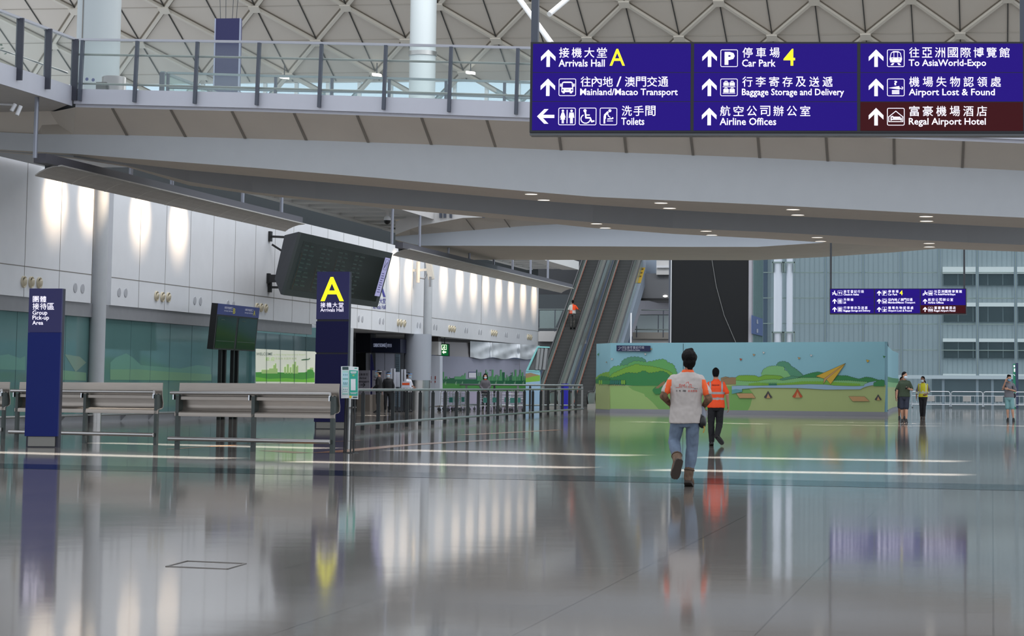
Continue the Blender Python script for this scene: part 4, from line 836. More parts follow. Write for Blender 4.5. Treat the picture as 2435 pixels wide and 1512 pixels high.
sideP = [Plane(plan[i], Vector(((plan[i + 1] - plan[i]).y, -(plan[i + 1] - plan[i]).x, 0))) for i in range(len(plan) - 1)]
b = MB(); e0 = .012
D = Draw(b, lambda x, y, e: Ph.at(x, y, e * .3), .012)
M_ = ['mural_lawn', 'mural_ink', 'mural_hill_teal', 'mural_hill_green', 'mural_hill_lime', 'mural_hill_deep', 'mural_hill_mint', 'mural_lawn_lit', 'mural_river', 'mural_earth', 'mural_plane_yellow', 'mural_tent_red', 'mural_tent_dark', 'mural_white', 'mural_lawn_green', 'mural_mat', 'mural_river_teal', 'mural_tree_teal', 'mural_pale_green']
COLS = dict(mural_ink=(48, 56, 50), mural_hill_teal=(84, 146, 116), mural_hill_green=(98, 168, 96), mural_hill_lime=(120, 172, 66), mural_hill_deep=(58, 134, 78), mural_hill_mint=(126, 184, 122), mural_lawn_lit=(156, 190, 118), mural_river=(146, 178, 204), mural_earth=(150, 124, 92), mural_plane_yellow=(206, 168, 62), mural_tent_red=(186, 84, 50), mural_tent_dark=(70, 68, 74), mural_white=(206, 206, 206), mural_lawn_green=(122, 172, 96), mural_mat=(190, 152, 106), mural_river_teal=(96, 158, 166), mural_tree_teal=(44, 116, 100), mural_pale_green=(150, 190, 110))
mm = [mat(k, COLS.get(k, (168, 184, 124)), .45) for k in M_]; MI = {k[6:]: i for i, k in enumerate(M_)}
layer = [0]
def L5(pts, ox=1400): return [(ox + x / 6.0875, 800 + y / 6.0875) for x, y in pts]
def bumps(pts, amp):
    out = []
    for (x0, y0), (x1, y1) in zip(pts, pts[1:]):
        L = math.hypot(x1 - x0, y1 - y0); n = max(1, round(L / amp)); 
        for i in range(n):
            ax, ay = x0 + (x1 - x0) * i / n, y0 + (y1 - y0) * i / n; bx, by = x0 + (x1 - x0) * (i + 1) / n, y0 + (y1 - y0) * (i + 1) / n
            nx, ny = (by - ay), -(bx - ax); l = math.hypot(nx, ny) or 1
            for k in range(5): 
                t = k / 5; h = math.sin(math.pi * t) ** .7 * amp * .28; out.append((ax + (bx - ax) * t + nx / l * h, ay + (by - ay) * t + ny / l * h))
    out.append(pts[-1]); return out
def hill(top, base, col, amp=5, ox=1400, ink=True):
    layer[0] += 1; D.e = .012 + .0016 * layer[0]; T_ = bumps(L5(top, ox), amp) if amp else L5(top, ox)
    Bs = L5(base, ox)
    for i in range(len(T_) - 1):      # strips down to the base line
        (x0, y0), (x1, y1) = T_[i], T_[i + 1]
    D.poly(T_ + Bs[::-1], MI[col])
    if ink: D.e += .0008; D.line(T_, .45, MI['ink'])
# meadow
hill([(0 + 300, 690), (420, 700), (640, 712), (900, 712), (1400, 700), (2000, 690), (2600, 700), (3300, 712), (4300, 700)], [(300, 1056), (4280, 1105)], 'lawn', 0, 1400, False)
hill([(620, 780), (700, 830), (840, 880), (930, 960), (1010, 1052)], [(2300, 1075), (2340, 1000), (2380, 830), (2300, 720), (700, 712), (560, 720)][::-1], 'lawn_green', 0, 1400, False)
hill([(640, 775), (800, 830), (830, 890), (930, 960), (1005, 1056)], [(310, 1050), (310, 720), (560, 715)][::-1], 'lawn_lit', 0, 1400, False)
# left wooded hills
hill([(455, 420), (500, 345), (590, 305), (690, 300), (790, 320), (830, 370)], [(300, 700), (830, 560)], 'hill_teal', 8)
hill([(300, 520), (340, 450), (400, 435), (560, 420), (620, 375), (700, 360), (840, 380), (920, 365), (1000, 345), (1090, 335), (1140, 380), (1220, 410), (1260, 500), (1290, 640)], [(300, 680), (1290, 690)], 'hill_green', 9)
hill([(300, 600), (350, 540), (440, 500), (520, 460), (640, 420), (700, 400), (740, 420), (900, 435), (1040, 465), (1150, 500), (1210, 540)], [(300, 690), (1210, 690)], 'hill_lime', 7)
hill([(300, 610), (400, 590), (560, 530), (700, 540), (800, 500), (870, 540), (1000, 520), (1060, 505), (1140, 540), (1200, 620)], [(300, 680), (640, 712), (1200, 712)], 'hill_deep', 8)
# right-hand scenery (second crop origin at 1750)
hill([(-220, 600), (-150, 580), (-100, 590)], [(-220, 690), (-100, 690)], 'earth', 0, 1750)
hill([(-190, 620), (-130, 600), (-60, 590), (40, 595)], [(-190, 690), (40, 690)], 'earth', 0, 1750)
hill([(370, 545), (400, 480), (470, 440), (540, 430), (620, 430), (690, 440), (700, 490), (760, 510), (820, 590)], [(370, 640), (820, 640)], 'hill_mint', 6, 1750)
hill([(585, 420), (620, 375), (690, 362), (770, 390), (790, 430), (860, 470), (920, 520), (965, 560), (965, 590)], [(820, 620), (700, 440)][::-1], 'hill_teal', 6, 1750)
hill([(0, 600), (40, 570), (150, 565), (280, 570), (330, 595), (420, 560), (560, 565), (650, 575), (690, 610)], [(0, 690), (690, 690)], 'hill_lime', 5, 1750)
hill([(640, 620), (760, 590), (820, 575), (900, 590), (960, 600)], [(640, 690), (960, 690)], 'hill_teal', 5, 1750)
hill([(900, 600), (1000, 560), (1100, 530), (1190, 515), (1300, 540), (1500, 570), (1600, 570), (1700, 600), (1780, 620), (1880, 590), (1960, 600), (2080, 640)], [(900, 690), (2080, 700)], 'hill_deep', 5, 1750)
hill([(0, 640), (120, 650), (300, 655), (420, 630), (560, 620), (680, 640), (860, 610), (960, 600), (1100, 600), (1240, 600), (1420, 640), (1540, 640), (1640, 640), (1760, 650), (1900, 660)], [(0, 715), (1900, 715)], 'hill_mint', 5, 1750)
hill([(180, 690), (320, 670), (480, 690), (700, 680), (840, 670), (940, 655), (1240, 655), (1800, 690)], [(180, 715), (1800, 715)], 'hill_lime', 6, 1750, False)
# river
hill([(-60, 715), (60, 710), (300, 712), (800, 700), (1060, 690), (1300, 695), (1420, 710), (1700, 718), (1850, 715), (1860, 690), (1930, 660), (2050, 640)], [(-60, 830), (60, 800), (90, 760), (340, 740), (900, 745), (1300, 768), (1800, 765), (1840, 740), (1900, 720), (2000, 700)], 'river', 0, 1750)
hill([(-60, 770), (0, 760), (90, 770)], [(-60, 830), (90, 800)], 'river_teal', 0, 1750, False)
hill([(1990, 680), (2060, 640), (2120, 630), (2150, 650)], [(1990, 720), (2150, 720)], 'hill_deep', 6, 1750)
# row of little trees, left
for i, x in enumerate((160, 185, 205, 225, 245, 262, 280, 297, 322, 352, 385, 415, 450, 482, 512)):
    layer[0] += 1; D.e = .05 + .001 * i; c_ = 'hill_lime' if i in (0, 1, 13, 14) else ('tree_teal' if i > 7 else 'hill_deep'); w = 1.6 if i < 8 else 2.6
    X_, Y_ = 1400 + x / 6.0875, 800 + 662 / 6.0875; D.rect(X_ - .3, Y_ + 3, X_ + .3, Y_ + 8.5, MI['ink']); D.ell(X_, Y_, w + .35, 6.0, MI['ink']); D.e += .0006; D.ell(X_, Y_, w, 5.6, MI[c_])
for i in range(24):
    D.e = .05; X_ = 1750 + (380 + i * 9) / 6.0875; Y_ = 800 + 690 / 6.0875; D.poly([(X_ - .8, Y_ + 3), (X_, Y_ - 4 - (i % 3)), (X_ + .8, Y_ + 3)], MI['tree_teal' if i > 10 else 'hill_lime'])
# bush by the walker, mats, tents, paper planes
D.e = .052; D.poly(bumps(L5([(925, 790), (950, 745), (1060, 700), (1100, 660), (1100, 820), (960, 830)]), 6), MI['hill_deep']); D.poly(L5([(960, 750), (1040, 680), (1100, 640), (1100, 690), (1010, 750)]), MI['earth'])
for pts, ox in (([(2135 - 2131 + 0, 822), (235, 822), (285, 892), (50, 892)], 1750), ([(1630, 865), (1860, 868), (1935, 938), (1690, 938)], 1750)):
    D.e = .054; D.poly(L5(pts, ox), MI['mat']); D.e = .055; P_ = L5(pts, ox); D.line(P_ + [P_[0]], .4, MI['ink'])
def tent(cx, cy, w, h, col):
    D.e = .056; D.poly(L5([(cx - w, cy + h * .75), (cx - w * .5, cy), (cx, cy - h), (cx + w * .5, cy), (cx + w, cy + h * .75), (cx + w * .6, cy + h), (cx - w * .7, cy + h)], 1750), MI[col]); D.e = .058
    D.poly(L5([(cx - w * .4, cy + h), (cx, cy - h * .3), (cx + w * .55, cy + h)], 1750), MI['mat']); D.line(L5([(cx - w, cy + h * .75), (cx - w * .5, cy), (cx, cy - h), (cx + w * .5, cy), (cx + w, cy + h * .75)], 1750), .4, MI['ink'])
tent(465, 840, 60, 52, 'tent_dark'); tent(890, 820, 74, 66, 'tent_red'); tent(2058, 880, 50, 42, 'tent_dark')
D.e = .06; P_ = L5([(1155, 575), (1590, 385), (1275, 610)], 1750); D.poly(P_, MI['plane_yellow']); D.poly(L5([(1265, 690), (1275, 610), (1590, 385), (1310, 620)], 1750), MI['mat']); D.poly(L5([(1310, 620), (1590, 385), (1370, 692)], 1750), MI['plane_yellow'])
D.e = .062
for seg in ([(1155, 575), (1590, 385), (1370, 692), (1310, 620), (1265, 690), (1275, 610), (1155, 575)], [(1275, 610), (1590, 385)], [(1310, 620), (1590, 385)]): D.line(L5(seg, 1750), .45, MI['ink'])
for x, y, c_, ox in ((1910, 352, 'plane_yellow', 1750), (1090, 272, 'white', 1750), (915, 312, 'mat', 1750), (402, 232, 'white', 1750), (262, 264, 'mat', 1750), (72, 330, 'tent_red', 1750), (2148, 292, 'hill_deep', 1750), (338, 326, 'white', 1400), (820, 253, 'white', 1400), (900, 180, 'mat', 1400)):
    D.e = .06; s_ = 20 if x != 1910 else 26; D.poly(L5([(x - s_, y - s_ * .7), (x + s_, y - s_ * .2), (x - s_ * .3, y + s_)], ox), MI[c_]); D.line(L5([(x - s_, y - s_ * .7), (x + s_, y - s_ * .2), (x - s_ * .3, y + s_), (x - s_, y - s_ * .7)], ox), .35, MI['ink'])
b.build('mural_print', mm, HB)
# the mural carries on over the angled ends
b = MB(); D2 = Draw(b, sideP[0].at, .012); LP = lambda p: [(1400 + x / 6.0875, 800 + y / 6.0875) for x, y in p]
D2.poly(LP([(100, 680), (305, 692), (305, 1056), (100, 1048)]), MI['lawn']); D2.e = .016; D2.poly(bumps(LP([(100, 610), (150, 560), (230, 525), (305, 515)]), 6) + LP([(305, 640), (100, 640)]), MI['hill_lime']); D2.e = .02
D2.poly(bumps(LP([(100, 640), (170, 575), (240, 585), (305, 600)]), 7) + LP([(305, 692), (100, 680)]), MI['hill_deep']); D2.e = .024
for x in (150, 162, 185): D2.ell(1400 + x / 6.0875, 909, 1.6, 5.6, MI['hill_lime'])
D2.poly(LP([(120, 262), (150, 235), (140, 275)]), MI['hill_deep']); D2.poly(LP([(240, 375), (258, 360), (268, 378)]), MI['earth'])
for i in (2, 3, 4):
    p0, p1 = plan[i], plan[i + 1]
    for z0, z1, k in ((.2, 1.3, 'lawn'), (1.3, 1.55, 'hill_mint'), (1.55, 1.8, 'hill_deep')):
        nn = sideP[i].n * .012; b.poly([p0 + nn + up * z0, p1 + nn + up * z0, p1 + nn + up * z1, p0 + nn + up * z1], MI[k])
b.build('mural_print', mm, HB)
# dark joint and the small blue direction plate fixed on the hoarding
card(Ph, [(1624.2, 817), (1625, 817), (1625, 978), (1624.2, 978)], BLACK, 'joint', HB, .01, .01)
PL = thing('direction_plate', 'small navy check-in aisles plate fixed high on the cartoon hoarding', 'sign', Ph.at(1505, 835))
card(Ph, [(1466, 821), (1546, 822), (1546, 836), (1466, 835)], mat('plate_navy', (34, 40, 78), .4), 'plate', PL, .08, .03)
b = MB(); D = Draw(b, Ph.at, .09); PLT = mat('plate_text', (196, 200, 214), .5)
D.rring(1479.5, 823.5, 1489, 833.5, .8, .6); D.text('T1', 1481.5, 825.5, 1487.5, 831.5); D.chars('旅客登記行段', 1491, 823, 1532, 829, 0); D.text('Check-in Aisles', 1491, 830, 1522, 834)
D.line([(1470, 832), (1472.5, 831), (1475.5, 826.5), (1478, 826)], .9); D.line([(1471, 826), (1474, 824.5)], .7); b.build('lettering', PLT, PL)
# ================================================================ end of another hoarding left of the escalators (sloping teal frame)
Pt2 = Plane((0, 131, 0), (0, 1, 0)); T = thing('sloping_hoarding', 'sloping teal-edged hoarding end with wrapped grey pipes left of the escalators', 'hoarding', Pt2.at(1275, 972))
AQ = mat('aqua_edge', (130, 196, 196), .5)
card(Pt2, [(1277.5, 823), (1306, 824), (1306, 827), (1280, 826.5), (1256, 880), (1284, 880.5), (1282, 884), (1250, 882)], AQ, 'frame', T, 0, .25)
card(Pt2, [(1280, 826.5), (1306, 827), (1300, 880), (1256, 880)], mat('wrapped_grey', (92, 94, 96), .6, var=.2, scale=3), 'infill', T, -.1, .1)
for x in (1276, 1284, 1293): 
    b = MB(); b.tube([Pt2.at(x + 6, 828, -.05), Pt2.at(x, 879, -.05)], .10, 8); b.build('wrapped_pipe', mat('wrap_light', (134, 138, 140), .4), T)
card(Pt2, [(1250, 882), (1284, 884), (1284, 972), (1250, 972)], SKY, 'board', T, -.02, .2)
b = MB(); D = Draw(b, Pt2.at, .0); D.poly(bumps([(1250, 889), (1262, 887), (1272, 890), (1284, 893)], 4) + [(1284, 905), (1250, 903)], 9); D.e = .006; D.poly(bumps([(1250, 900), (1266, 896), (1284, 893)], 4) + [(1284, 911), (1250, 909)], 4); D.e = .01; D.poly([(1250, 909), (1284, 906), (1284, 972), (1250, 972)], 8); b.build('mural_print', mm, T)
# ================================================================ second level behind the escalators
LV_ = 152.5; Pl = Plane((0, LV_, 0), (0, 1, 0)); Pbk = Plane((0, LV_ + 8, 0), (0, 1, 0))
def slab(px0, py0, px1, py1, y, th, m, name, e=0):
    a, c = hy(px0, py0, y), hy(px1, py1, y); b = MB(); b.box(a.x, c.x, y, y + th, c.z, a.z); return struct(b.build(name, m))
slab(1504, 790, 1594, 806, LV_, 9, mat('slab_beige', (150, 146, 140), .6), 'floor_upper_right'); slab(1500, 806.5, 1594, 815, LV_ + .3, 9, OFFW, 'trim_9')
slab(1500, 712, 1640, 800, LV_ + 9, .2, mat('corridor_wall', (196, 196, 206), .5), 'wall_corridor'); slab(1520, 709, 1594, 714.5, LV_ + .4, .3, BLACK, 'trim_10')
slab(1520, 650, 1594, 709, LV_ + .6, 9, mat('corridor_soffit', (112, 114, 118), .6), 'ceiling_corridor'); slab(1561, 619, 1591, 653, LV_ + .1, 6, OFFW, 'trim_11'); slab(1561, 631, 1592, 636.5, LV_ - .2, .3, WHITE, 'trim_12')
p = hy(1582, 704, LV_ + .5); q = MB(); q.disc(p, (0, -1, 0), .07, 16, 0, .16); q.build('corridor_light', LAMP, bpy.data.objects['ceiling_corridor'])
T = thing('guardrail', 'grey guardrail with glass on the upper corridor right of the escalators', 'railing', Pl.at(1550, 790))
for y_, x0 in ((737, 1525), (783, 1510)): b = MB(); a, c = Pl.at(x0, y_), Pl.at(1596, y_); b.tube([a, (c.x, c.y, a.z)], .035 if y_ == 737 else .045, 8); b.build('rail', RAILM, T)
b = MB(); a, c = hy(1522, 748.5, LV_ + 3), hy(1591, 748.5, LV_ + 3); b.tube([a, (c.x, c.y, a.z)], .03, 8); b.build('rail', RAILM, T)
for x, ya, yb_ in ((1577.5, 737, 802), (1514, 775, 802), (1565.6, 749, 790)): b = MB(); a, c = Pl.at(x, ya), Pl.at(x, yb_); b.bar(a, (a.x, a.y, c.z), .06, .06, up=(0, 1, 0)); b.build('post', SLATE, T)
b = MB(); c = [hy(1520, 750, LV_ + 2.9), hy(1590, 750, LV_ + 2.9), hy(1590, 790, LV_ + 2.9), hy(1508, 790, LV_ + 2.9)]; b.prism(c, (0, .02, 0)); b.build('glass_pane', glass('guard_glass', (196, 216, 214), .25), T)
# left of the escalators
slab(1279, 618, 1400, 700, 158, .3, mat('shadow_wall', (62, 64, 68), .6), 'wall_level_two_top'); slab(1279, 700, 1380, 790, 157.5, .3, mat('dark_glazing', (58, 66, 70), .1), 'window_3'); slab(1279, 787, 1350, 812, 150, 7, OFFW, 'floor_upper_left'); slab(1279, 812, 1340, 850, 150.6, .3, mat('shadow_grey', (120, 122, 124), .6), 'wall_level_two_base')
T = thing('guardrail', 'steel guardrail on the upper level between the white wall and the escalator', 'railing', hy(1310, 787, 150))
for y_ in (735.5, 780.5): b = MB(); a, c = hy(1279, y_, 150), hy(1352, y_, 150); b.tube([a, (c.x, c.y, a.z)], .035, 8); b.build('rail', RAILM, T)
for x in (1282, 1320): b = MB(); a, c = hy(x, 735, 150), hy(x, 788, 150); b.bar(a, (a.x, a.y, c.z), .05, .05, up=(0, 1, 0)); b.build('post', SLATE, T)
b = MB(); c = [hy(1283, 738, 150), hy(1338, 738, 150), hy(1320, 780, 150), hy(1283, 780, 150)]; b.prism(c, (0, .02, 0)); b.build('glass_pane', glass('guard_glass', (196, 216, 214), .25), T)
p = hy(1500, 815, 128); b = MB(); b.tube([(p.x, 128, 0), (p.x, 128, hy(1500, 744, 128).z)], .04, 8); o = b.build('white_pole', WHITE); tag(o, 'thin white pole standing behind the hoarding, right of the escalators', 'pole')
# ================================================================ big black screen
yk = 140.0; a, c = hy(1596, 600, yk), hy(1779, 990, yk)
T = thing('video_wall', 'huge black blank screen towering behind the hoarding', 'screen', ((a.x + c.x) / 2, yk, 0))
b = MB(); b.box(a.x, c.x, yk, yk + .6, .2, a.z + 1); b.build('screen_face', mat('blank_black', (24, 26, 28), .5, spec=.2), T)
for px0, px1, m_ in ((1589.5, 1593, SLATE), (1593.5, 1596, GREYP), (1779.5, 1787, mat('screen_jamb', (150, 150, 158), .5))):
    e0, e1 = hy(px0, 800, yk - .1), hy(px1, 800, yk - .1); b = MB(); b.box(e0.x, e1.x, yk - .1, yk + .7, 0, a.z + 1); b.build('side_post', m_, T)
b = MB(); b.tube([hy(1692, 612, yk - .1), hy(1703, 680, yk - .1), hy(1722, 750, yk - .1), hy(1752, 820, yk - .1)], .02, 5); b.build('cable', mat('grey_cable', (120, 122, 122), .5), T)
# glazed lift shaft side beyond the screen
xk = hy(1788, 800, yk).x; yk2 = hx(1815, 700, xk).y
b = MB(); b.box(xk - .1, xk, yk + .7, yk2, 0, 14); SH = struct(b.build('window_4', mat('shaft_glass', (128, 156, 158), .1, var=.04)))
q = MB()
for i in range(12): yy = yk + 1 + (yk2 - yk - 1) * i / 12; q.box(xk, xk + .03, yy, yy + .06, 0, 14)
q.build('shaft_mullion', mat('shaft_line', (98, 124, 126), .4), SH)
Px = Plane((xk + .02, 0, 0), (1, 0, 0)); PB_ = thing('wall_plate', 'blue notice plate on the glazed shaft beside the black screen', 'sign', Px.at(1800, 775))
card(Px, [(1788, 749), (1814, 758), (1814, 799), (1788, 793)], mat('plate_blue', (70, 92, 148), .4), 'plate', PB_, .04, .03)
b = MB(); D = Draw(b, Px.at, .06); D.poly([(1799, 760), (1802, 759.5), (1803.5, 770), (1799, 769)]); D.rect(1799, 782, 1803, 791); b.build('lettering', mat('plate_soft', (160, 168, 186), .5), PB_)
# ================================================================ curtain wall and the building outside
yw = 180.0; x0 = hy(1815, 800, yw).x; x1 = 34.0; pz = lambda py: hy(2150, py, yw).z
ztop = 16.0
b = MB(); b.box(x0, x1, yw, yw + .04, 0, ztop); CWL = struct(b.build('window_2', glass('curtain_glass', (170, 204, 214), .05)))
MUL = mat('mullion_blue_grey', (128, 146, 156), .4, .2); TRN = mat('transom_pale_green', (140, 158, 152), .5)
xm = hy(2143, 800, yw).x; st = hy(2233.5, 800, yw).x - xm; k = -5
while True:
    x = xm + st * k
    if x > x1: break
    if x > x0:
        q = MB(); q.box(x - .12, x + .12, yw - .35, yw, pz(895), ztop) if k >= -1 else q.box(x - .12, x + .12, yw - .35, yw, 0, ztop); q.box(x - .03, x + .03, yw - .4, yw - .35, pz(895), ztop, 1); q.build('mullion', (MUL, TRN), CWL)
    k += 1
for py in (648, 709, 770, 832): q = MB(); z = pz(py); q.box(x0, x1, yw - .12, yw - .01, z - .035, z + .035); q.build('transom', TRN, CWL)
q = MB(); z = pz(896); q.box(x0, x1, yw - .5, yw - .02, z - .14, z + .14); q.build('transom', mat('door_head', (184, 200, 206), .4), CWL)
for px in (2243, 2324, 2360, 2405): q = MB(); x = hy(px, 930, yw).x; q.box(x - .1, x + .1, yw - .2, yw, 0, z); q.build('door_post', MUL, CWL)
# white standpipes just outside
for i, px in enumerate((1850, 1877.5)):
    p = hy(px, 700, yw - 2.0); T = thing('standpipe', ['thicker of the two tall white pipes rising before the glass wall beside the black screen', 'thinner of the two tall white pipes rising before the glass wall beside the black screen'][i], 'pipe', (p.x, yw - 2.0, 0), 'tall white pipes before the glass')
    b = MB(); b.tube([(p.x, yw - 2.0, 0), (p.x, yw - 2.0, 18)], .33 if i == 0 else .25, 16); b.build('pipe_body', mat('white_pipe', (226, 232, 240), .35), T)
    for py in (632, 798): z = hy(px, py, yw - 2.0).z; b = MB(); b.box(p.x - .42, p.x - .36, yw - 2.4, yw - 1.8, z - .5, z + .3); b.box(p.x + .36, p.x + .42, yw - 2.4, yw - 1.8, z - .5, z + .3); b.box(p.x - .42, p.x + .42, yw - 2.4, yw - 2.34, z + .2, z + .3); b.build('bracket', TRN, T)
# facade across the road
ye = 212.0; FAC = mat('facade_grey', (160, 170, 172), .6, var=.04, scale=.15, stretch=(8, 1, .2))
b = MB(); b.box(-55, 60, ye, ye + 4, 0, 24); FB = thing('office_building', 'grey louvred office building seen through the glass wall', 'building', (0, ye, 0)); b.build('facade', FAC, FB)
b = MB()
x = -54.0
while x < 58: b.box(x, x + .03, ye - .03, ye, 0, 24); x += .45
b.build('facade_rib', mat('facade_rib', (150, 160, 162), .6), FB)
b = MB(); b.box(-55, hy(1825, 700, ye - .2).x, ye - .5, ye - .1, 0, 24); b.build('facade_shade', mat('facade_shadow', (60, 72, 92), .5), FB)  # dark blue shadow on the facade, put in as a coloured box
xl = hy(2242, 700, ye - .1).x
for ya, ym, yb2 in ((635, 651, 678), (720, 729, 765), (805, 813, 851), (889, 893, 893.5)):
    za, zm, zb = (hy(2300, v, ye - .3).z for v in (ya, ym, yb2)); b = MB(); b.box(xl, 60, ye - .3, ye - .05, zb, zm); w_ = b.build('window_band', mat('facade_window', (34, 44, 44), .2), FB)
    b = MB(); b.box(xl, 60, ye - .8, ye - .05, zm, za); b.build('ledge', mat('ledge_white', (246, 248, 242), .5, emit=None), w_)
    b = MB()
    for k in range(30): x = xl + k * 1.35; b.box(x, x + .07, ye - .34, ye - .3, zb, zm)
    b.build('glazing_bar', mat('bar_grey', (110, 122, 122), .5), w_)
zb = hy(2300, 900, ye - .3).z; b = MB(); b.box(xl - 1, 60, ye - .4, ye - .05, 0, zb); b.build('ground_floor', mat('ground_floor_dark', (78, 88, 92), .4), FB)
b = MB(); b.box(-60, 65, 181, 226, -.02, .005); struct(b.build('road', mat('asphalt_pale', (150, 152, 152), .7)))
# ================================================================ crowd barriers by the glass wall
yq = 150.0
for i, (xa, xb_, label) in enumerate(((2168, 2259, 'steel crowd barrier behind the woman in the yellow vest'), (2262, 2336.5, 'steel crowd barrier standing alone between the yellow vest and the man in grey'), (2339, 2412, 'steel crowd barrier behind the man in grey'), (2415, 2490, 'steel crowd barrier cut by the right edge of the picture'))):
    a, c = hy(xa, 970, yq), hy(xb_, 970, yq); zt = 1.05; T = thing('crowd_barrier', label, 'barrier', ((a.x + c.x) / 2, yq, 0), 'steel crowd barriers in front of the glass wall')
    b = MB(); r = .12; b.tube([(a.x, yq, .1), (a.x, yq, zt - r), (a.x + r * .3, yq, zt - r * .3), (a.x + r, yq, zt), (c.x - r, yq, zt), (c.x - r * .3, yq, zt - r * .3), (c.x, yq, zt - r), (c.x, yq, .1)], .03, 8)
    b.tube([(a.x, yq, .22), (c.x, yq, .22)], .022, 6); b.tube([(a.x, yq, .78), (c.x, yq, .78)], .018, 6); b.build('frame', CHROME, T)
    for k in range(1, 8): b = MB(); x = a.x + (c.x - a.x) * k / 8; b.tube([(x, yq, .22), (x, yq, .78)], .012, 6); b.build('bar', CHROME, T)
    for x in (a.x + .05, c.x - .05): b = MB(); b.box(x - .03, x + .03, yq - .3, yq + .3, .0, .05); b.build('foot', DARKG, T)
    mx = (a.x + c.x) / 2; b = MB(); b.box(mx - .25, mx + .25, yq - .03, yq - .01, .42, .76); b.build('plate', mat('barrier_plate', (160, 160, 158), .5), T)
p = hy(2415, 968, 152); T = thing('green_pylon', 'green and dark blue sign post behind the man in grey at far right', 'sign pylon', (p.x, 152, 0)); z = hy(2415, 863, 152).z
b = MB(); xg = hy(2409, 900, 152).x; xm_ = hy(2415, 900, 152).x; xd = hy(2421.5, 900, 152).x; b.box(xg, xm_, 152, 152.3, 0, z - .05); b.build('green_side', mat('pylon_green', (30, 140, 104), .4), T)
b = MB(); b.box(xm_, xd, 151.9, 152.3, 0, z); b.build('blue_side', mat('pylon_dark_blue', (50, 62, 92), .4), T)
b = MB(); P_ = Plane((0, 151.98, 0), (0, 1, 0)); D = Draw(b, P_.at, .01); D.rect(2410.5, 868, 2413.5, 873); D.rect(2411, 876, 2414, 884); D.line([(2410.5, 890), (2413.5, 893)], 1); b.build('lettering', WLET, T)
# ================================================================ upper level: columns, blue tower, bin, inner balustrades
c = hy(213, 150, 84.0); b = MB(); b.lathe([(.82, 7.5), (.82, 40)], (c.x, 84.8, 0), 40); o = b.build('pillar_4', mat('white_column', (170, 178, 180), .4)); struct(o)
b = MB(); b.bar((c.x - .34, 84.03, 7.5), (c.x - .34, 84.03, 40), .03, .02, up=(0, 1, 0)); b.build('column_joint', JOINT, o)
c = hy(997.5, 150, 126.0); b = MB(); b.lathe([(.74, 8.5), (.74, 50)], (c.x, 126.7, 0), 40); o = b.build('pillar_5', mat('white_column', (170, 178, 180), .4)); struct(o)
b = MB(); z = hy(997, 124, 126).z; b.lathe([(.8, -.12), (.8, .12)], (c.x, 126.7, z), 32); b.build('collar', STEEL, o)
yt = 82.0; a, c = hy(511, 44, yt), hy(572, 44, yt); zt = a.z
T = thing('blue_tower', 'tall plain blue panel tower standing on the upper level', 'sign tower', ((a.x + c.x) / 2, yt, 7.9))
b = MB(); b.box(a.x + .04, c.x - .02, yt, yt + .25, 9.3, zt); b.build('panel', mat('tower_blue', (24, 24, 78), .4), T)
for x in (a.x, c.x - .03): b = MB(); b.box(x, x + .05, yt - .02, yt + .05, 9.3, zt); b.build('edge_trim', mat('tower_trim', (150, 156, 176), .3, .5), T)
for dx in (.15, .35, .6, .75): b = MB(); b.tube([(a.x + dx, yt + .2, zt), (a.x + dx + (dx - .45) * 1.2, yt + .2, zt + 6)], .012, 5); b.build('stay_wire', DARKG, T)
p = hy(228, 215, 63.0); T = thing('steel_bin', 'round stainless bin with dark mouth behind the footbridge glass', 'bin', (p.x, 64, 7.9))
r = (hy(255, 200, 64).x - hy(201, 200, 64).x) / 2
b = MB(); b.lathe([(r, 7.9), (r, hy(228, 181, 64).z), (r * .9, hy(228, 179, 64).z), (.01, hy(228, 178, 64).z)], (p.x, 64 + r, 0), 28); b.build('drum', mat('bin_steel', (128, 126, 126), .35, .9), T)
b = MB(); q = hy(243, 205, 64); b.box(q.x - .15, q.x + .14, 63.9, 64.2, 7.9, hy(243, 196, 64).z); b.build('bin_mouth', mat('bin_dark', (70, 66, 64), .5), T)
for i, py in enumerate((187, 188)): 
    b = MB(); q = hy(206 + 13 * i, py + 1, 63.95); b.disc((q.x, 63.97 + .06 * i, q.z), (0, -1, 0), .05, 12); b.build('bin_badge', mat('badge_blue', (70, 74, 120), .5), T)
# far balustrade of the footbridge
BF = BR
XR = [400, 656, 790, 926, 1061, 1200, 1345, 1500, 1660, 1830, 2010, 2200, 2400]
TR_ = [(400, 173), (656, 181), (924, 186), (1258, 196), (1700, 214), (2400, 262)]; d6 = lambda x: dep(x) + 6
P = [hd(x, lerp(TR_, x), d6(x)) for x in XR]; b = MB()
for p_, q_ in zip(P, P[1:]): b.bar(p_, q_, .09, .05)
b.build('handrail', RAILM, BF)
LR = [(400, 208), (656, 215), (924, 220), (1258, 233), (1700, 250), (2400, 300)]
b = MB(); b.tube([hd(x, lerp(LR, x), d6(x)) for x in XR], .03, 8); b.build('mid_rail', RAILM, BF)
for x in XR: b = MB(); t = hd(x, lerp(TR_, x), d6(x)); b.bar(t, t - up * 1.15, .06, .08, up=(0, 1, 0)); b.build('post', SLATE, BF)
for xa, xb_ in zip(XR, XR[1:]):
    a, c = hd(xa + 2, lerp(TR_, xa) + 2, d6(xa)), hd(xb_ - 2, lerp(TR_, xb_) + 2, d6(xb_)); b = MB(); b.prism([a, c, c - up * 1.05, a - up * 1.05], (0, .015, 0)); b.build('glass_pane', GLASS, BF)
BG = thing('glass_balustrade', 'short glass balustrade receding between the bin and the blue tower', 'balustrade', hd(388, 190, 58))
a = hd(386, 172, 58); L_ = 15
b = MB(); b.bar(a, a + Vector((0, L_, 0)), .1, .06); b.build('handrail', RAILM, BG)
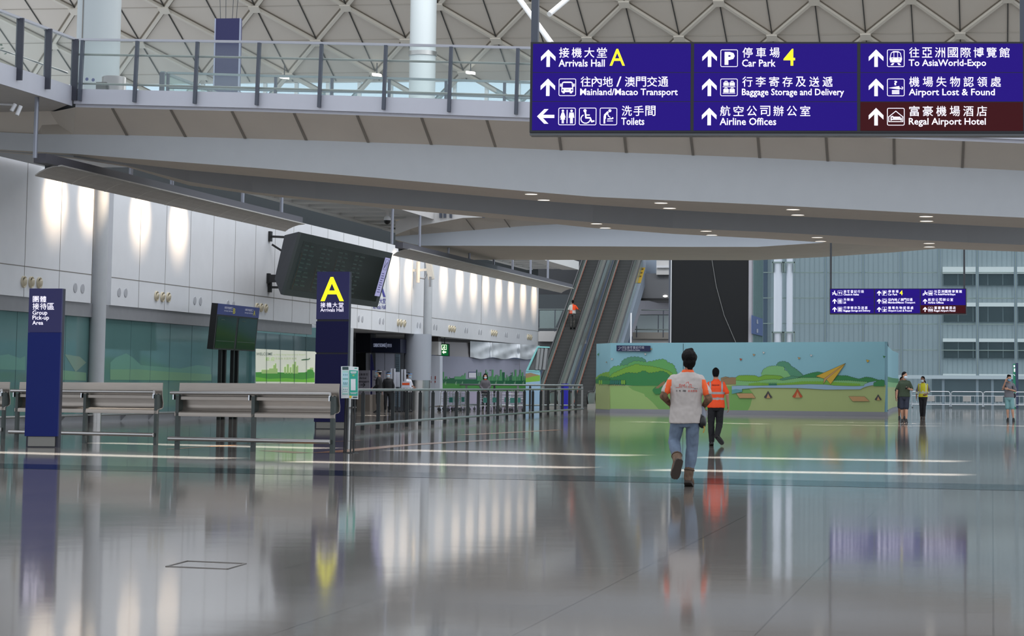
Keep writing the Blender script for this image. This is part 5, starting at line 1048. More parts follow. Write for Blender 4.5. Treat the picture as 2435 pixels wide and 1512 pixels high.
for i in range(5): b = MB(); t = a + Vector((0, i * 3.6, 0)); b.bar(t, t - up * 1.2, .12, .06, up=(0, 1, 0)); b.build('post', SLATE, BG)
for i in range(4): b = MB(); t = a + Vector((0, i * 3.6 + .1, 0)); b.prism([t, t + Vector((0, 3.4, 0)), t + Vector((0, 3.4, -1.1)), t - up * 1.1], (.015, 0, 0)); b.build('glass_pane', glass('green_glass', (170, 206, 198), .22), BG)
# white roof struts
WT = mat('white_tube', (232, 232, 230), .35)
T = thing('roof_strut', 'white V-shaped tubular roof strut behind the left sign pole', 'strut', hd(1308, 100, 70))
for A_, B_ in (((1222, -20), (1312, 104)), ((1400, -45), (1306, 34)), ((1150, -5), (1320, 110))):
    if A_[0] == 1150: continue
    b = MB(); b.tube([hd(*A_, 74), hd(*B_, 72)], .085, 12); b.build('tube', WT, T)
T2 = thing('roof_lamp', 'small bright lamp under a roof node, left one above the footbridge', 'lamp', hy(678, 185, 149))
for i, (px, py) in enumerate(((676, 184), (896, 178), (1119, 173))):
    p = hy(px, py, 148.6)
    if i: T2 = thing('roof_lamp', ['', 'small bright lamp under a roof node, middle one above the footbridge', 'small bright lamp under a roof node beside the white column, right one'][i], 'lamp', p, 'lamps under the roof nodes')
    else: T2['group'] = 'lamps under the roof nodes'; T2.location = p
    b = MB(); b.obox(p, (.28, 0, -.03), (0, .2, 0), (0, 0, .08)); b.build('lamp_body', LAMP, T2)
    b = MB(); b.tube([p, p + Vector((0, 0, .8))], .04, 6); b.build('stem', DARKG, T2)
# CCTV cameras and wall aerial
def at_soffit(px, py): return hz(px, py, 7.56)
p = at_soffit(28, 243); T = thing('security_camera', 'white security camera pair under the upper floor at upper left', 'camera', p)
b = MB(); b.tube([p + Vector((-.3, 0, 0)), p + Vector((-.3, 0, -.04)), p + Vector((.05, 0, -.06)), p + Vector((.08, 0, -.12))], .025, 8); b.build('bracket', WHITE, T)
for px, py, dz in ((33, 256, .13), (46, 263, .17)): q = hd(px, py, p.y); b = MB(); b.tube([q + Vector((.03, 0, dz * .6)), q + Vector((-.03, -.05, -dz * .6))], .045, 10); b.build('camera_body', WHITE, T)
p = hd(921, 516, 84); T = thing('security_camera', 'white dome camera hanging between the two footbridges', 'camera', p); b = MB(); b.tube([p, p + up * .5], .05, 8); b.build('stem', OFFW, T)
b = MB(); b.lathe([(.06, .05), (.12, -.02), (.13, -.12)], p - up * .0, 16); b.build('shell', WHITE, T); b = MB(); b.lathe([(.13, -.12), (.11, -.2), (.06, -.25), (.005, -.27)], p, 16); b.build('dome', BLACK, T)
p = hx(994, 648, XW + .25); T = thing('wall_aerial', 'cream antenna unit bracketed to the far white wall', 'antenna', p)
CR = mat('cream_plastic', (214, 208, 196), .4)
b = MB(); b.tube([p + Vector((0, 0, -.5)), p + Vector((0, 0, .55))], .1, 10); b.build('mast', CR, T)
b = MB(); b.obox(p + Vector((.55, .25, .12)), (.14, .0, .03), (0, .12, 0), (-.08, 0, .45)); b.build('panel_antenna', CR, T)
b = MB(); b.tube([p + Vector((0, 0, -.25)), p + Vector((.3, .1, -.3)), p + Vector((.42, .2, -.05)), p + Vector((.55, .25, .1))], .04, 8); b.build('cable', MIDG, T)
b = MB(); b.bar(p + Vector((-.25, 0, .1)), p + Vector((.4, .15, .15)), .12, .12); b.build('bracket', CR, T)
b = MB(); b.tube([p + Vector((.6, .1, -.2)), p + Vector((.6, .1, -.7))], .06, 8); b.build('counterweight', MIDG, T)
# shrubs in a planter behind the upper-left glass
T = thing('planter', 'pale blue planter box with dark leafy shrub behind the upper-left glass', 'planter', (-22.6, 47.4, 7.88))
pz0 = hy(70, 130, 47.4)
b = MB(); b.box(-22.6, -21.55, 47.0, 47.9, 7.88, pz0.z); b.build('box', mat('planter_blue', (146, 186, 200), .3), T)
random.seed(11); b = MB()
for k in range(260):
    c_ = Vector((random.gauss(-22.3, .5), random.gauss(47.4, .25), pz0.z + abs(random.gauss(.15, .22)))); a_ = random.uniform(0, 6.28); t_ = Vector((math.cos(a_), math.sin(a_), random.uniform(-.3, .8))).normalized() * random.uniform(.06, .13); s_ = t_.orthogonal().normalized() * .03
    b.poly([c_, c_ + t_ * .5 + s_, c_ + t_, c_ + t_ * .5 - s_], 1 if random.random() < .06 else 0)
b.build('foliage', (mat('leaf_dark', (58, 84, 66), .5), mat('flower_red', (150, 60, 60), .5)), T)
# ================================================================ overhead signs
BLU = mat('sign_lit_blue', (8, 4, 30), .3, emit=(38, 17, 132), es=.9, spec=.08); MAR = mat('sign_lit_maroon', (20, 6, 8), .3, emit=(64, 17, 22), es=.85, spec=.08); SGF = mat('sign_case', (26, 28, 34), .35, .2)
LW = mat('sign_white', (240, 236, 252), .4, emit=(240, 234, 255), es=.95); LY = mat('sign_yellow', (250, 238, 20), .4, emit=(255, 240, 16), es=1.0)
ROWM = mat('sign_row_line', (22, 14, 60), .4)
def icon(D, k, x, y, s):
    """pictogram in a square with corner x,y and side s"""
    Q = lambda a, b_: (x + a * s, y + b_ * s)
    poly = lambda pts, m=0: D.poly([Q(*p) for p in pts], m); ell = lambda cx, cy, r, r2=None, m=0, n=16: D.ell(*Q(cx, cy), r * s, (r2 or r) * s, m, n=n); ln = lambda pts, w, m=0: D.line([Q(*p) for p in pts], w * s, m)
    if k == 'up': poly([(.5, 0), (.92, .42), (.92, .66), (.6, .36), (.6, 1), (.4, 1), (.4, .36), (.08, .66), (.08, .42)]); return
    if k == 'left': poly([(0, .5), (.42, .08), (.66, .08), (.34, .41), (1, .41), (1, .59), (.34, .59), (.66, .92), (.42, .92)]); return
    if k in ('escd', 'escu'):
        f = (lambda p: p) if k == 'escu' else (lambda p: (1 - p[0], p[1]))
        ln([f(p) for p in ((.02, .9), (.25, .9), (.7, .45), (.98, .45))], .12); ln([f(p) for p in ((.05, .65), (.2, .65), (.6, .25))], .09); poly([f(p) for p in ((.62, .62), (.95, .62), (.95, .95))]); ell(*(f((.5, .08))), .09); ln([f(p) for p in ((.5, .18), (.5, .42))], .12); return
    D.rring(x, y, x + s, y + s, .09 * s, .035 * s)
    hole = 2
    if k == 'P': D.text('P', *Q(.24, .14), *Q(.82, .88), 0, .05)
    if k == 'T1': D.text('T1', *Q(.18, .28), *Q(.82, .75), 0, .03)
    if k == 'bus':
        poly([(.2, .22), (.3, .17), (.7, .17), (.8, .22), (.84, .58), (.84, .78), (.16, .78), (.16, .58)]); poly([(.08, .3), (.16, .28), (.16, .46), (.08, .46)]); poly([(.84, .28), (.92, .3), (.92, .46), (.84, .46)]); poly([(.22, .78), (.36, .78), (.34, .85), (.24, .85)]); poly([(.64, .78), (.78, .78), (.76, .85), (.66, .85)])
        D.e += .003; poly([(.25, .25), (.75, .25), (.78, .53), (.22, .53)], hole); ell(.24, .66, .05, None, hole); ell(.76, .66, .05, None, hole); poly([(.4, .64), (.6, .64), (.6, .67), (.4, .67)], hole); D.e -= .003
    if k == 'train':
        poly([(.22, .2), (.36, .1), (.64, .1), (.78, .2), (.86, .55), (.8, .74), (.2, .74), (.14, .55)]); poly([(.3, .78), (.42, .78), (.34, .9), (.2, .9)]); poly([(.58, .78), (.7, .78), (.8, .9), (.66, .9)])
        D.e += .003; poly([(.26, .2), (.38, .17), (.38, .46), (.2, .46)], hole); poly([(.41, .17), (.59, .17), (.59, .46), (.41, .46)], hole); poly([(.62, .17), (.74, .2), (.8, .46), (.62, .46)], hole); poly([(.26, .52), (.36, .52), (.36, .56), (.26, .56)], hole); poly([(.64, .52), (.74, .52), (.74, .56), (.64, .56)], hole); D.e -= .003
    if k == 'lug':
        for cx in (.33, .68):
            for cy in (.3, .68):
                poly([(cx - .15, cy - .08), (cx + .15, cy - .08), (cx + .15, cy + .11), (cx - .15, cy + .11)]); ln([(cx - .06, cy - .09), (cx - .06, cy - .15), (cx + .06, cy - .15), (cx + .06, cy - .09)], .035)
        for cy in (.47, .84): poly([(.14, cy - .015), (.86, cy - .015), (.86, cy + .015), (.14, cy + .015)])
    if k == 'lost':
        D.text('?', *Q(.4, .12), *Q(.58, .38), 0, .03); poly([(.08, .53), (.7, .42), (.72, .62)]); ln([(.7, .53), (.88, .6), (.9, .5), (.84, .47)], .04)
        for cy in (.66, .74, .82): poly([(.28, cy), (.7, cy), (.7, cy + .06), (.28, cy + .06)])
    if k == 'hotel':
        ln([(.08, .52), (.5, .18), (.92, .52)], .04); ln([(.1, .52), (.1, .78), (.9, .78), (.9, .52)], .04); poly([(.2, .48), (.26, .48), (.26, .72), (.2, .72)]); poly([(.2, .62), (.84, .62), (.84, .68), (.2, .68)]); poly([(.34, .5), (.76, .5), (.76, .6), (.34, .6)]); ell(.31, .5, .05); poly([(.78, .56), (.84, .56), (.84, .72), (.78, .72)])
    if k == 'wc':
        ell(.26, .18, .07); poly([(.2, .27), (.32, .27), (.42, .56), (.36, .58), (.4, .68), (.32, .68), (.32, .9), (.27, .9), (.27, .68), (.25, .68), (.25, .9), (.2, .9), (.2, .68), (.12, .68), (.16, .58), (.1, .56)])
        poly([(.48, .12), (.53, .12), (.53, .9), (.48, .9)]); ell(.76, .18, .07); poly([(.64, .28), (.88, .28), (.92, .58), (.86, .58), (.84, .42), (.84, .9), (.77, .9), (.77, .62), (.75, .62), (.75, .9), (.68, .9), (.68, .42), (.66, .58), (.6, .58)])
    if k == 'wheel':
        ell(.34, .17, .09); ln([(.36, .26), (.4, .58), (.64, .58), (.74, .8), (.86, .76)], .085); ln([(.38, .42), (.6, .42)], .06)
        ln([(.38 + .27 * math.cos(math.radians(a_)), .64 + .25 * math.sin(math.radians(a_))) for a_ in range(20, 250, 20)], .055)
    if k == 'baby':
        ell(.58, .17, .085); ln([(.46, .26), (.3, .42), (.3, .6)], .11); ln([(.27, .5), (.27, .88)], .09); ln([(.38, .55), (.38, .88)], .0001); ln([(.44, .3), (.5, .48), (.6, .55)], .05); poly([(.44, .62), (.72, .6), (.72, .66), (.44, .68)]); ell(.74, .6, .05); poly([(.42, .74), (.76, .74), (.76, .78), (.42, .78)])
    if k == 'lift':
        for cx in (.35, .65): ell(cx, .2, .055); poly([(cx - .07, .28), (cx + .07, .28), (cx + .07, .6), (cx + .04, .6), (cx + .04, .9), (cx - .04, .9), (cx - .04, .6), (cx - .07, .6)])
        poly([(.16, .12), (.2, .12), (.2, .9), (.16, .9)]); poly([(.8, .12), (.84, .12), (.84, .9), (.8, .9)]); poly([(.48, .12), (.52, .12), (.52, .9), (.48, .9)])
def overhead(px4, d0, d1, panels, label, poles, us, names):
    """px4: TL TR BR BL pixel corners; us: local drawing units (width, height); panels: (u0, u1, rows)"""
    TL, TR, BL = hd(*px4[0], d0), hd(*px4[1], d1), hd(*px4[3], d0); TR.z = TL.z; Uv = (TR - TL) / us[0]; hgt = (TL.z - BL.z); Vv = Vector((0, 0, -hgt / us[1])); N = Uv.cross(Vv).normalized(); N = N if N.y < 0 else -N
    fn = lambda x, y, e: TL + Uv * x + Vv * y + N * e
    T = thing('overhead_sign', label, 'sign', TL + Uv * us[0] / 2 + Vv * us[1])
    sc = hgt / us[1]; th = .22
    def bx(x0, y0, x1, y1, e0, e1, m_, nm, par=T):
        b = MB(); b.hexa([fn(x0, y1, e0), fn(x1, y1, e0), fn(x1, y1, e1), fn(x0, y1, e1), fn(x0, y0, e0), fn(x1, y0, e0), fn(x1, y0, e1), fn(x0, y0, e1)]); return b.build(nm, m_, par)
    bx(0, 0, us[0], us[1], -th, 0, SGF, 'case')
    bx(0, us[1] + 2, us[0], us[1] + us[1] * .028, -th * .9, -.02, mat('sign_tray', (92, 94, 96), .35, .6), 'bottom_tray')
    for (u0, u1, v0, rows) in panels:
        rh = (us[1] - v0 - us[1] * .02) / 3
        pan = None
        for r, (parts, mar) in enumerate(rows):
            y0 = v0 + r * rh
            o = bx(u0, y0 + rh * .012, u1, y0 + rh * .988, 0, .006, MAR if mar else BLU, 'lit_panel')
            b = MB(); D = Draw(b, fn, .012)
            k = rh / 288.0
            for it in parts:
                if it[0] == 'i': icon(D, it[1], u0 + it[2] * k, y0 + it[3] * k, it[4] * k)
                elif it[0] == 'c': D.chars(it[1], u0 + it[2] * k, y0 + it[4] * k, u0 + it[3] * k, y0 + it[5] * k, 0)
                elif it[0] == 't': D.text(it[1], u0 + it[2] * k, y0 + it[4] * k, u0 + it[3] * k, y0 + it[5] * k, 0, .012)
                elif it[0] == 'y': D.text(it[1], u0 + it[2] * k, y0 + it[4] * k, u0 + it[3] * k, y0 + it[5] * k, 1, .006)
            b.build('lettering', (LW, LY, MAR if mar else BLU), o)
    for px, ptop in poles:
        t = hd(px[0], px[1], d0); x = ((t - TL).dot(Uv) / Uv.length_squared); p0 = fn(x, 4, -th * .5); b = MB(); b.bar(p0, (p0.x, p0.y, ptop), .07, .07, up=(0, 1, 0)); b.build('hanger_pole', SLATE if d0 < 40 else DARKG, T)
    return T
def row(icons, cn, c1, en, e1, y=None, arrow='up', mar=False):
    P = [('i', arrow, 68 if arrow != 'left' else 50, 62, 172)]; x = 258
    for k in icons: P.append(('i', k, x + 4, 62, 172)); x += 206
    if icons: x += 12
    P += [('c', cn, x + 4, c1, 42, 142), ('t', en, x, e1, 160, 232 if not any(ch in en for ch in 'gpy') else 246)]
    if y: P.append(('y', y[0], y[1], y[2], 55, 222))
    return (P, mar)
p1 = [row([], '接機大堂', 738, 'Arrivals Hall', 718, ('A', 766, 918)), row(['bus'], '往內地/澳門交通', 1350, 'Mainland/Macao Transport', 1445), row(['wc', 'wheel', 'baby'], '洗手間', 1226, 'Toilets', 1116, None, 'left')]
p2 = [row(['P'], '停車場', 848, 'Car Park', 808, ('4', 886, 1000)), row(['lug'], '行李寄存及送遞', 1372, 'Baggage Storage and Delivery', 1484), row([], '航空公司辦公室', 1152, 'Airline Offices', 816)]
p3 = [row(['train'], '往亞洲國際博覽館', 1466, 'To AsiaWorld-Expo', 1236), row(['lost'], '機場失物認領處', 1380, 'Airport Lost & Found', 1320), row(['hotel'], '富豪機場酒店', 1242, 'Regal Airport Hotel', 1230, None, 'up', True)]
overhead([(1262, 100), (2437, 93.5), (2437, 313), (1259.5, 315)], 23.5, 23.28, [(24, 1553, 14, p1), (1585, 3154, 14, p2), (3186, 4740, 14, p3)], 'large lit blue direction sign hanging at upper right, nearest to the viewer', [((1269.5, 60), 9), ((2431, 60), 9)], (4760, 872), None)
f1 = [row(['T1'], '旅客登記行段', 1210, 'Check-in Aisles', 1030, None, 'escd'), row(['lift'], '升降機', 830, 'Lift', 570), row(['lug'], '行李寄存及送遞', 1340, 'Baggage Storage and Delivery', 1440)]
f2 = [p2[0], row(['bus'], '往內地/澳門交通', 1350, 'Mainland/Macao Transport', 1445), row(['lost'], '機場失物認領處', 1380, 'Airport Lost & Found', 1320)]
f3 = [row(['train'], '往亞洲國際博覽館', 1466, 'To AsiaWorld-Expo', 1236, None, 'escu'), row([], '航空公司辦公室', 1152, 'Airline Offices', 816), p3[2]]

overhead([(1973, 686), (2297.5, 688), (2297.5, 748.5), (1973, 746)], 84.5, 83.7, [(24, 1553, 14, f1), (1585, 3154, 14, f2), (3186, 4740, 14, f3)], 'smaller lit blue direction sign hanging far off in front of the glass wall', [((1975, 640), 9.7), ((2295.5, 640), 9.7)], (4760, 872), None)
# ================================================================ people
def blob_cone(bm, p, q, r1, r2, n=12):
    p = Vector(p); q = Vector(q); d = q - p; L = d.length or 1e-4; t = d / L; a = t.orthogonal().normalized(); c = t.cross(a); rings = []
    K = 4
    for i in range(K + 1): g = math.pi / 2 * i / K; rings.append((p - t * r1 * math.cos(g), r1 * math.sin(g)))
    for i in range(K + 1): g = math.pi / 2 * i / K; rings.append((q + t * r2 * math.sin(g), r2 * math.cos(g)))
    loft(bm, [(c0, a * r, c * r) for c0, r in rings], n)
def loft(bm, rings, n=20):
    """closed loft through ellipses given as centre and two half axes"""
    vs = []
    for c0, A, B in rings: vs.append([bm.verts.new(Vector(c0) + Vector(A) * math.cos(2 * math.pi * k / n) + Vector(B) * math.sin(2 * math.pi * k / n)) for k in range(n)])
    for r0, r1 in zip(vs, vs[1:]):
        for k in range(n): bm.faces.new((r0[k], r0[(k + 1) % n], r1[(k + 1) % n], r1[k]))
    bm.faces.new(vs[0][::-1]); bm.faces.new(vs[-1])
def ellip(bm, c0, rx, ry, rz, n=16):
    loft(bm, [(Vector(c0) + Vector((0, 0, -rz * math.cos(math.pi * (i + .02) / 10.04))), Vector((rx * math.sin(math.pi * (i + .02) / 10.04), 0, 0)), Vector((0, ry * math.sin(math.pi * (i + .02) / 10.04), 0))) for i in range(11)], n)
def skin(bm, name, mats_, parent, X, voxel, smooth=2, pick=None, fold=0.0):
    """fuse the overlapping volumes in bm into one continuous surface"""
    bmesh.ops.recalc_face_normals(bm, faces=bm.faces); me = bpy.data.meshes.new('raw'); bm.to_mesh(me); bm.free(); o = bpy.data.objects.new('raw', me); COL.objects.link(o)
    r = o.modifiers.new('r', 'REMESH'); r.mode = 'VOXEL'; r.voxel_size = voxel; r.use_smooth_shade = True
    if smooth: s = o.modifiers.new('s', 'SMOOTH'); s.iterations = smooth; s.factor = .5
    dg = bpy.context.evaluated_depsgraph_get(); dg.update(); out = bpy.data.meshes.new_from_object(o.evaluated_get(dg)); bpy.data.objects.remove(o); bpy.data.meshes.remove(me)
    out.name = name; out.materials.clear()
    for m_ in (mats_ if isinstance(mats_, (list, tuple)) else [mats_]): out.materials.append(m_)
    if fold:
        for v in out.vertices:
            c0 = v.co; v.co = c0 + v.normal * fold * 1.6 * (noise.noise(Vector((c0.x * 14, c0.y * 14, c0.z * 7))) + .6 * noise.noise(Vector((c0.x * 26 + 5, c0.y * 26, c0.z * 20))))
    if pick:
        for p in out.polygons: p.material_index = pick(p.center)
    for p in out.polygons: p.use_smooth = True
    out.transform(X); off = parent_loc(parent)
    out.transform(Matrix.Translation(-off)); n_ = bpy.data.objects.new(name, out); COL.objects.link(n_); n_.parent = parent; return n_
def hand(bm, w, d, pn, side, curl=.35):
    """palm and five fingers from wrist w along d; pn = palm normal, side = direction of the thumb"""
    w = Vector(w); d = Vector(d).normalized(); pn = Vector(pn); pn = (pn - d * pn.dot(d)).normalized(); s = Vector(side); s = (s - d * s.dot(d) - pn * s.dot(pn)).normalized()
    for i, (o, L) in enumerate(((.030, .072), (.010, .082), (-.010, .076), (-.029, .060))):
        k = w + d * .085 + s * o; blob_cone(bm, w + d * .01 + s * o * .55, k, .0145, .012); p = k; v = d
        for j, f in enumerate((.45, .32, .23)):
            a = curl * (.6 + .5 * j) + .05 * i; v = (v * math.cos(a) + pn * math.sin(a)).normalized(); q = p + v * L * f; blob_cone(bm, p, q, .0105 - .001 * j, .0098 - .001 * j, 8); p = q
    p = w + d * .025 + s * .026; v = (d * .55 + s * .7 + pn * .35).normalized(); q = p + v * .045; blob_cone(bm, p, q, .014, .0115, 8); blob_cone(bm, q, q + (d * .8 + s * .25 + pn * .4).normalized() * .034, .011, .009, 8)
HAIR = mat('black_hair', (15, 13, 13), .7, var=.3, scale=60, bump=.4, spec=.15); SKIN = mat('skin_tan', (188, 142, 116), .5, var=.04, scale=9); SKIN2 = mat('skin_brown', (140, 100, 78), .5, var=.04, scale=9)
EYEW = mat('eye_dark', (30, 24, 22), .2); LIP = mat('lip_tone', (160, 96, 86), .5); MASK = mat('mask_blue_white', (206, 222, 232), .6); MASKB = mat('mask_blue', (120, 170, 200), .6)
SHOEB = mat('black_shoe', (22, 22, 24), .5); SOLE = mat('shoe_sole', (52, 50, 50), .7)
def person(label, px, py, H, heading, J, wear, voxel=.012, group=None, ground=0.0, Y=None, sk=SKIN):
    """J: joints in metres for a 1.75 m figure, x to the right, y ahead, z up.  heading 0 = walking away from the viewer"""
    base = hz(px, py, ground) if Y is None else hy(px, py, Y)
    az = math.atan2(-(base.x - EYE.x), base.y - EYE.y); s = H / 1.75
    X = Matrix.Translation(base) @ Matrix.Rotation(az + math.radians(heading), 4, 'Z') @ Matrix.Scale(s, 4)
    T = thing('person', label, 'person', base, group)
    j = dict(head=(0, .01, 1.625), neck=(0, -.01, 1.47), chest=(0, 0, 1.29), waist=(0, 0, 1.06), pelvis=(0, 0, .95), sl=(-.185, 0, 1.42), sr=(.185, 0, 1.42), el=(-.24, -.02, 1.13), er=(.24, -.02, 1.13), wl=(-.25, .05, .88), wr=(.25, .05, .88),
             hl=(-.09, 0, .92), hr=(.09, 0, .92), kl=(-.1, .02, .5), kr=(.1, .02, .5), al=(-.1, -.02, .09), ar=(.1, -.02, .09), tl=(-.11, .17, .03), tr=(.11, .17, .03), yaw=0, pitch=0)
    j.update(J); V = {k: (Vector(v) if isinstance(v, tuple) else v) for k, v in j.items()}
    R3 = Matrix.Rotation(math.radians(V['yaw']), 3, 'Z') @ Matrix.Rotation(math.radians(V['pitch']), 3, 'X'); hc = V['head']; hp = lambda x, y, z: hc + R3 @ Vector((x, y, z))
    hx_ = R3 @ Vector((1, 0, 0)); hy_ = R3 @ Vector((0, 1, 0)); hz_ = R3 @ Vector((0, 0, 1))
    mid = lambda a, c, t: V[a] + (V[c] - V[a]) * t
    # ---- body: one continuous surface
    bm = bmesh.new()
    loft(bm, [(hp(0, y0, z0), hx_ * rx, hy_ * ry) for z0, rx, ry, y0 in ((-.118, .012, .018, .045), (-.108, .034, .04, .036), (-.085, .052, .062, .022), (-.05, .066, .082, .008), (0, .073, .094, 0), (.045, .075, .097, -.004), (.08, .066, .088, -.006), (.105, .044, .062, -.006), (.12, .012, .02, -.006))])
    blob_cone(bm, hp(0, .086, .012), hp(0, .108, -.022), .009, .014, 8); blob_cone(bm, hp(-.012, .098, -.028), hp(.012, .098, -.028), .009, .009, 8)
    blob_cone(bm, hp(-.03, .088, .03), hp(.03, .088, .03), .011, .011, 8); blob_cone(bm, hp(-.018, .086, -.06), hp(.018, .086, -.06), .010, .010, 8); blob_cone(bm, hp(0, .072, -.1), hp(0, .07, -.1), .016, .016, 8)
    for sg in (-1, 1): loft(bm, [(hp(sg * .072, -.012 + a, .0 + b_), hx_ * .008 + hy_ * .004, hz_ * rr) for a, b_, rr in ((-.012, .0, .02), (0, .002, .03), (.014, -.004, .022))], 10)
    blob_cone(bm, hp(0, -.015, -.07), V['neck'] - Vector((0, 0, .03)), .054, .062)
    body_rings = [(V['neck'] - Vector((0, 0, .02)), .07, .06), (V['neck'] + (V['chest'] - V['neck']) * .35, .15, .085), (V['chest'] + Vector((0, 0, .04)), .165, .105), (V['chest'] - Vector((0, 0, .06)), .155, .105), (V['waist'], .135, .095), (V['pelvis'], .155, .105), (V['pelvis'] - Vector((0, 0, .1)), .12, .09)]
    loft(bm, [(c0, (a, 0, 0), (0, b_, 0)) for c0, a, b_ in body_rings])
    for a in 'lr':
        sg = -1 if a == 'l' else 1
        blob_cone(bm, V['s' + a] - Vector((sg * .045, 0, .045)), V['e' + a], .044, .038); blob_cone(bm, V['e' + a], V['w' + a], .040, .026)
        d = (V['w' + a] - V['e' + a]).normalized(); pn = Vector(j.get('pn' + a, (-sg, 0, 0))); th = Vector(j.get('th' + a, (0, 1, 0)))
        hand(bm, V['w' + a] - d * .005, Vector(j.get('hd' + a, tuple(d))), pn, th, j.get('curl', .35))
        blob_cone(bm, V['h' + a], V['k' + a], .085, .055); blob_cone(bm, V['k' + a], V['k' + a] + (V['a' + a] - V['k' + a]) * .35, .054, .054); blob_cone(bm, V['k' + a] + (V['a' + a] - V['k' + a]) * .35, V['a' + a] + (V['k' + a] - V['a' + a]) * .08, .052, .032)
    B = skin(bm, 'body', (sk, LIP), T, X, voxel * .65, 1)
    # ---- face details, hair
    Q = lambda v: X @ Vector(v)
    for sg in (-1, 1): b = MB(); b.lathe([(.0005 * s, .004 * s), (.006 * s, .002 * s), (.010 * s, -.003 * s)], Q(hp(sg * .031, .088, .012)), 10, 0, (X.to_3x3() @ hy_)); b.build('eye', EYEW, B)
    if wear.get('mask') is None and voxel < .014: b = MB(); c0 = hp(0, .096, -.062); b.bar(Q(c0 - hx_ * .024), Q(c0 + hx_ * .024), .006 * s, .008 * s); b.build('mouth', LIP, B)
    bm = bmesh.new(); hl_ = wear.get('hair', 'short')
    loft(bm, [(hp(0, y0, z0), hx_ * rx, hy_ * ry) for z0, rx, ry, y0 in (((-.07, .05, .045, -.055), (-.04, .066, .06, -.045), (0, .078, .078, -.03), (.035, .084, .092, -.016), (.07, .080, .094, -.010), (.10, .066, .078, -.008), (.125, .04, .05, -.008), (.138, .01, .012, -.008)))], 22)
    if hl_ == 'thick':
        ellip(bm, hp(0, -.018, .05), .103, .115, .098); ellip(bm, hp(0, -.045, -.02), .088, .08, .09); blob_cone(bm, hp(0, -.06, -.06), hp(.005, -.055, -.098), .052, .042)
        blob_cone(bm, hp(-.03, .02, .125), hp(.03, .0, .135), .03, .03)
    if hl_ == 'bob': ellip(bm, hp(0, -.025, .02), .1, .095, .125); ellip(bm, hp(0, -.05, -.06), .105, .07, .09); blob_cone(bm, hp(-.085, .03, .03), hp(-.085, .02, -.11), .03, .03); blob_cone(bm, hp(.085, .03, .03), hp(.085, .02, -.11), .03, .03); ellip(bm, hp(0, .04, .1), .075, .06, .035)
    if hl_ == 'tied': blob_cone(bm, hp(.02, -.1, .0), hp(-.06, -.11, -.12), .035, .025)
    if hl_ == 'tuft': ellip(bm, hp(0, .035, .105), .07, .065, .04); ellip(bm, hp(.02, .0, .12), .06, .06, .035)
    if hl_ == 'hood': pass
    skin(bm, 'hair', HAIR, T, X, voxel * .7, 1, None, .007 if hl_ == 'thick' else .002)
    # ---- top
    w = wear; top = w.get('top'); rings_t = w.get('rings') or [(V['neck'] + Vector((0, -.005, .005)), .075, .068), (V['neck'] - Vector((0, .0, .03)), .135, .085), (V['neck'] - Vector((0, .0, .075)), .19, .098), (V['chest'] + Vector((0, 0, .07)), .198, .112), (V['chest'] + Vector((0, 0, .02)), .195, .125), (V['chest'] - Vector((0, 0, .1)), .185, .125), (V['waist'], .175, .12), (V['pelvis'] + Vector((0, 0, .02)), .185, .125), (V['pelvis'] - Vector((0, 0, w.get('hem', .08))), .19, .13)]
    bm = bmesh.new(); loft(bm, [(c0, (a * w.get('fat', 1), 0, 0), (0, b_ * w.get('fat', 1), 0)) for c0, a, b_ in rings_t], 24)
    sl = w.get('sleeve', .75); 
    for a in 'lr':
        sg = -1 if a == 'l' else 1; full = sl > 1; e_ = V['e' + a] if full else mid('s' + a, 'e' + a, sl)
        blob_cone(bm, V['s' + a] - Vector((sg * .035, 0, .022)), e_, .060, .060 if not full else .052)
        if full: blob_cone(bm, V['e' + a], V['e' + a] + (V['w' + a] - V['e' + a]) * (sl - 1), .052, .04)
    skin(bm, w.get('top_name', 'shirt'), top, T, X, voxel, 2, w.get('pick'), w.get('fold', .003))
    top_o = T.children[-1]
    # collar
    if w.get('collar'):
        bm = bmesh.new(); c0 = V['neck']; loft(bm, [(c0 + Vector((0, 0, -.035)), (.105, 0, 0), (0, .085, 0)), (c0 + Vector((0, -.004, .0)), (.086, 0, 0), (0, .076, 0)), (c0 + Vector((0, -.008, .035)), (.070, 0, 0), (0, .068, 0))]); skin(bm, 'collar', w['collar'], top_o, X, voxel * .8, 1)
    # ---- arm covers
    if w.get('arm_cover'):
        for a in 'lr':
            bm = bmesh.new(); blob_cone(bm, mid('s' + a, 'e' + a, .6), V['e' + a], .05, .048); blob_cone(bm, V['e' + a], mid('e' + a, 'w' + a, .92), .049, .034); skin(bm, 'arm_cover', w['arm_cover'], T, X, voxel * .8, 1, None, .003)
    # ---- trousers
    bm = bmesh.new(); P_ = V['pelvis']; ff = w.get('leg', 1.0)
    loft(bm, [(P_ + Vector((0, 0, .1)), (.15, 0, 0), (0, .11, 0)), (P_, (.175, 0, 0), (0, .125, 0)), (P_ - Vector((0, 0, .09)), (.178, 0, 0), (0, .125, 0)), (P_ - Vector((0, 0, .16)), (.14, 0, 0), (0, .10, 0))], 22)
    for a in 'lr':
        blob_cone(bm, V['h' + a] - Vector((0, 0, .03)), V['k' + a] if not w.get('shorts') else mid('h' + a, 'k' + a, .92), .098, .072 * ff)
        if not w.get('shorts'):
            m_ = mid('k' + a, 'a' + a, .4); blob_cone(bm, V['k' + a], m_, .072 * ff, .068 * ff); blob_cone(bm, m_, mid('k' + a, 'a' + a, w.get('cuff', .93)), .068 * ff, .058 * ff)
        else: blob_cone(bm, mid('h' + a, 'k' + a, .5), mid('h' + a, 'k' + a, .95), .09, .086)
    skin(bm, 'shorts' if w.get('shorts') else 'trousers', w['bottom'], T, X, voxel, 2, None, .005 if not w.get('shorts') else .002)
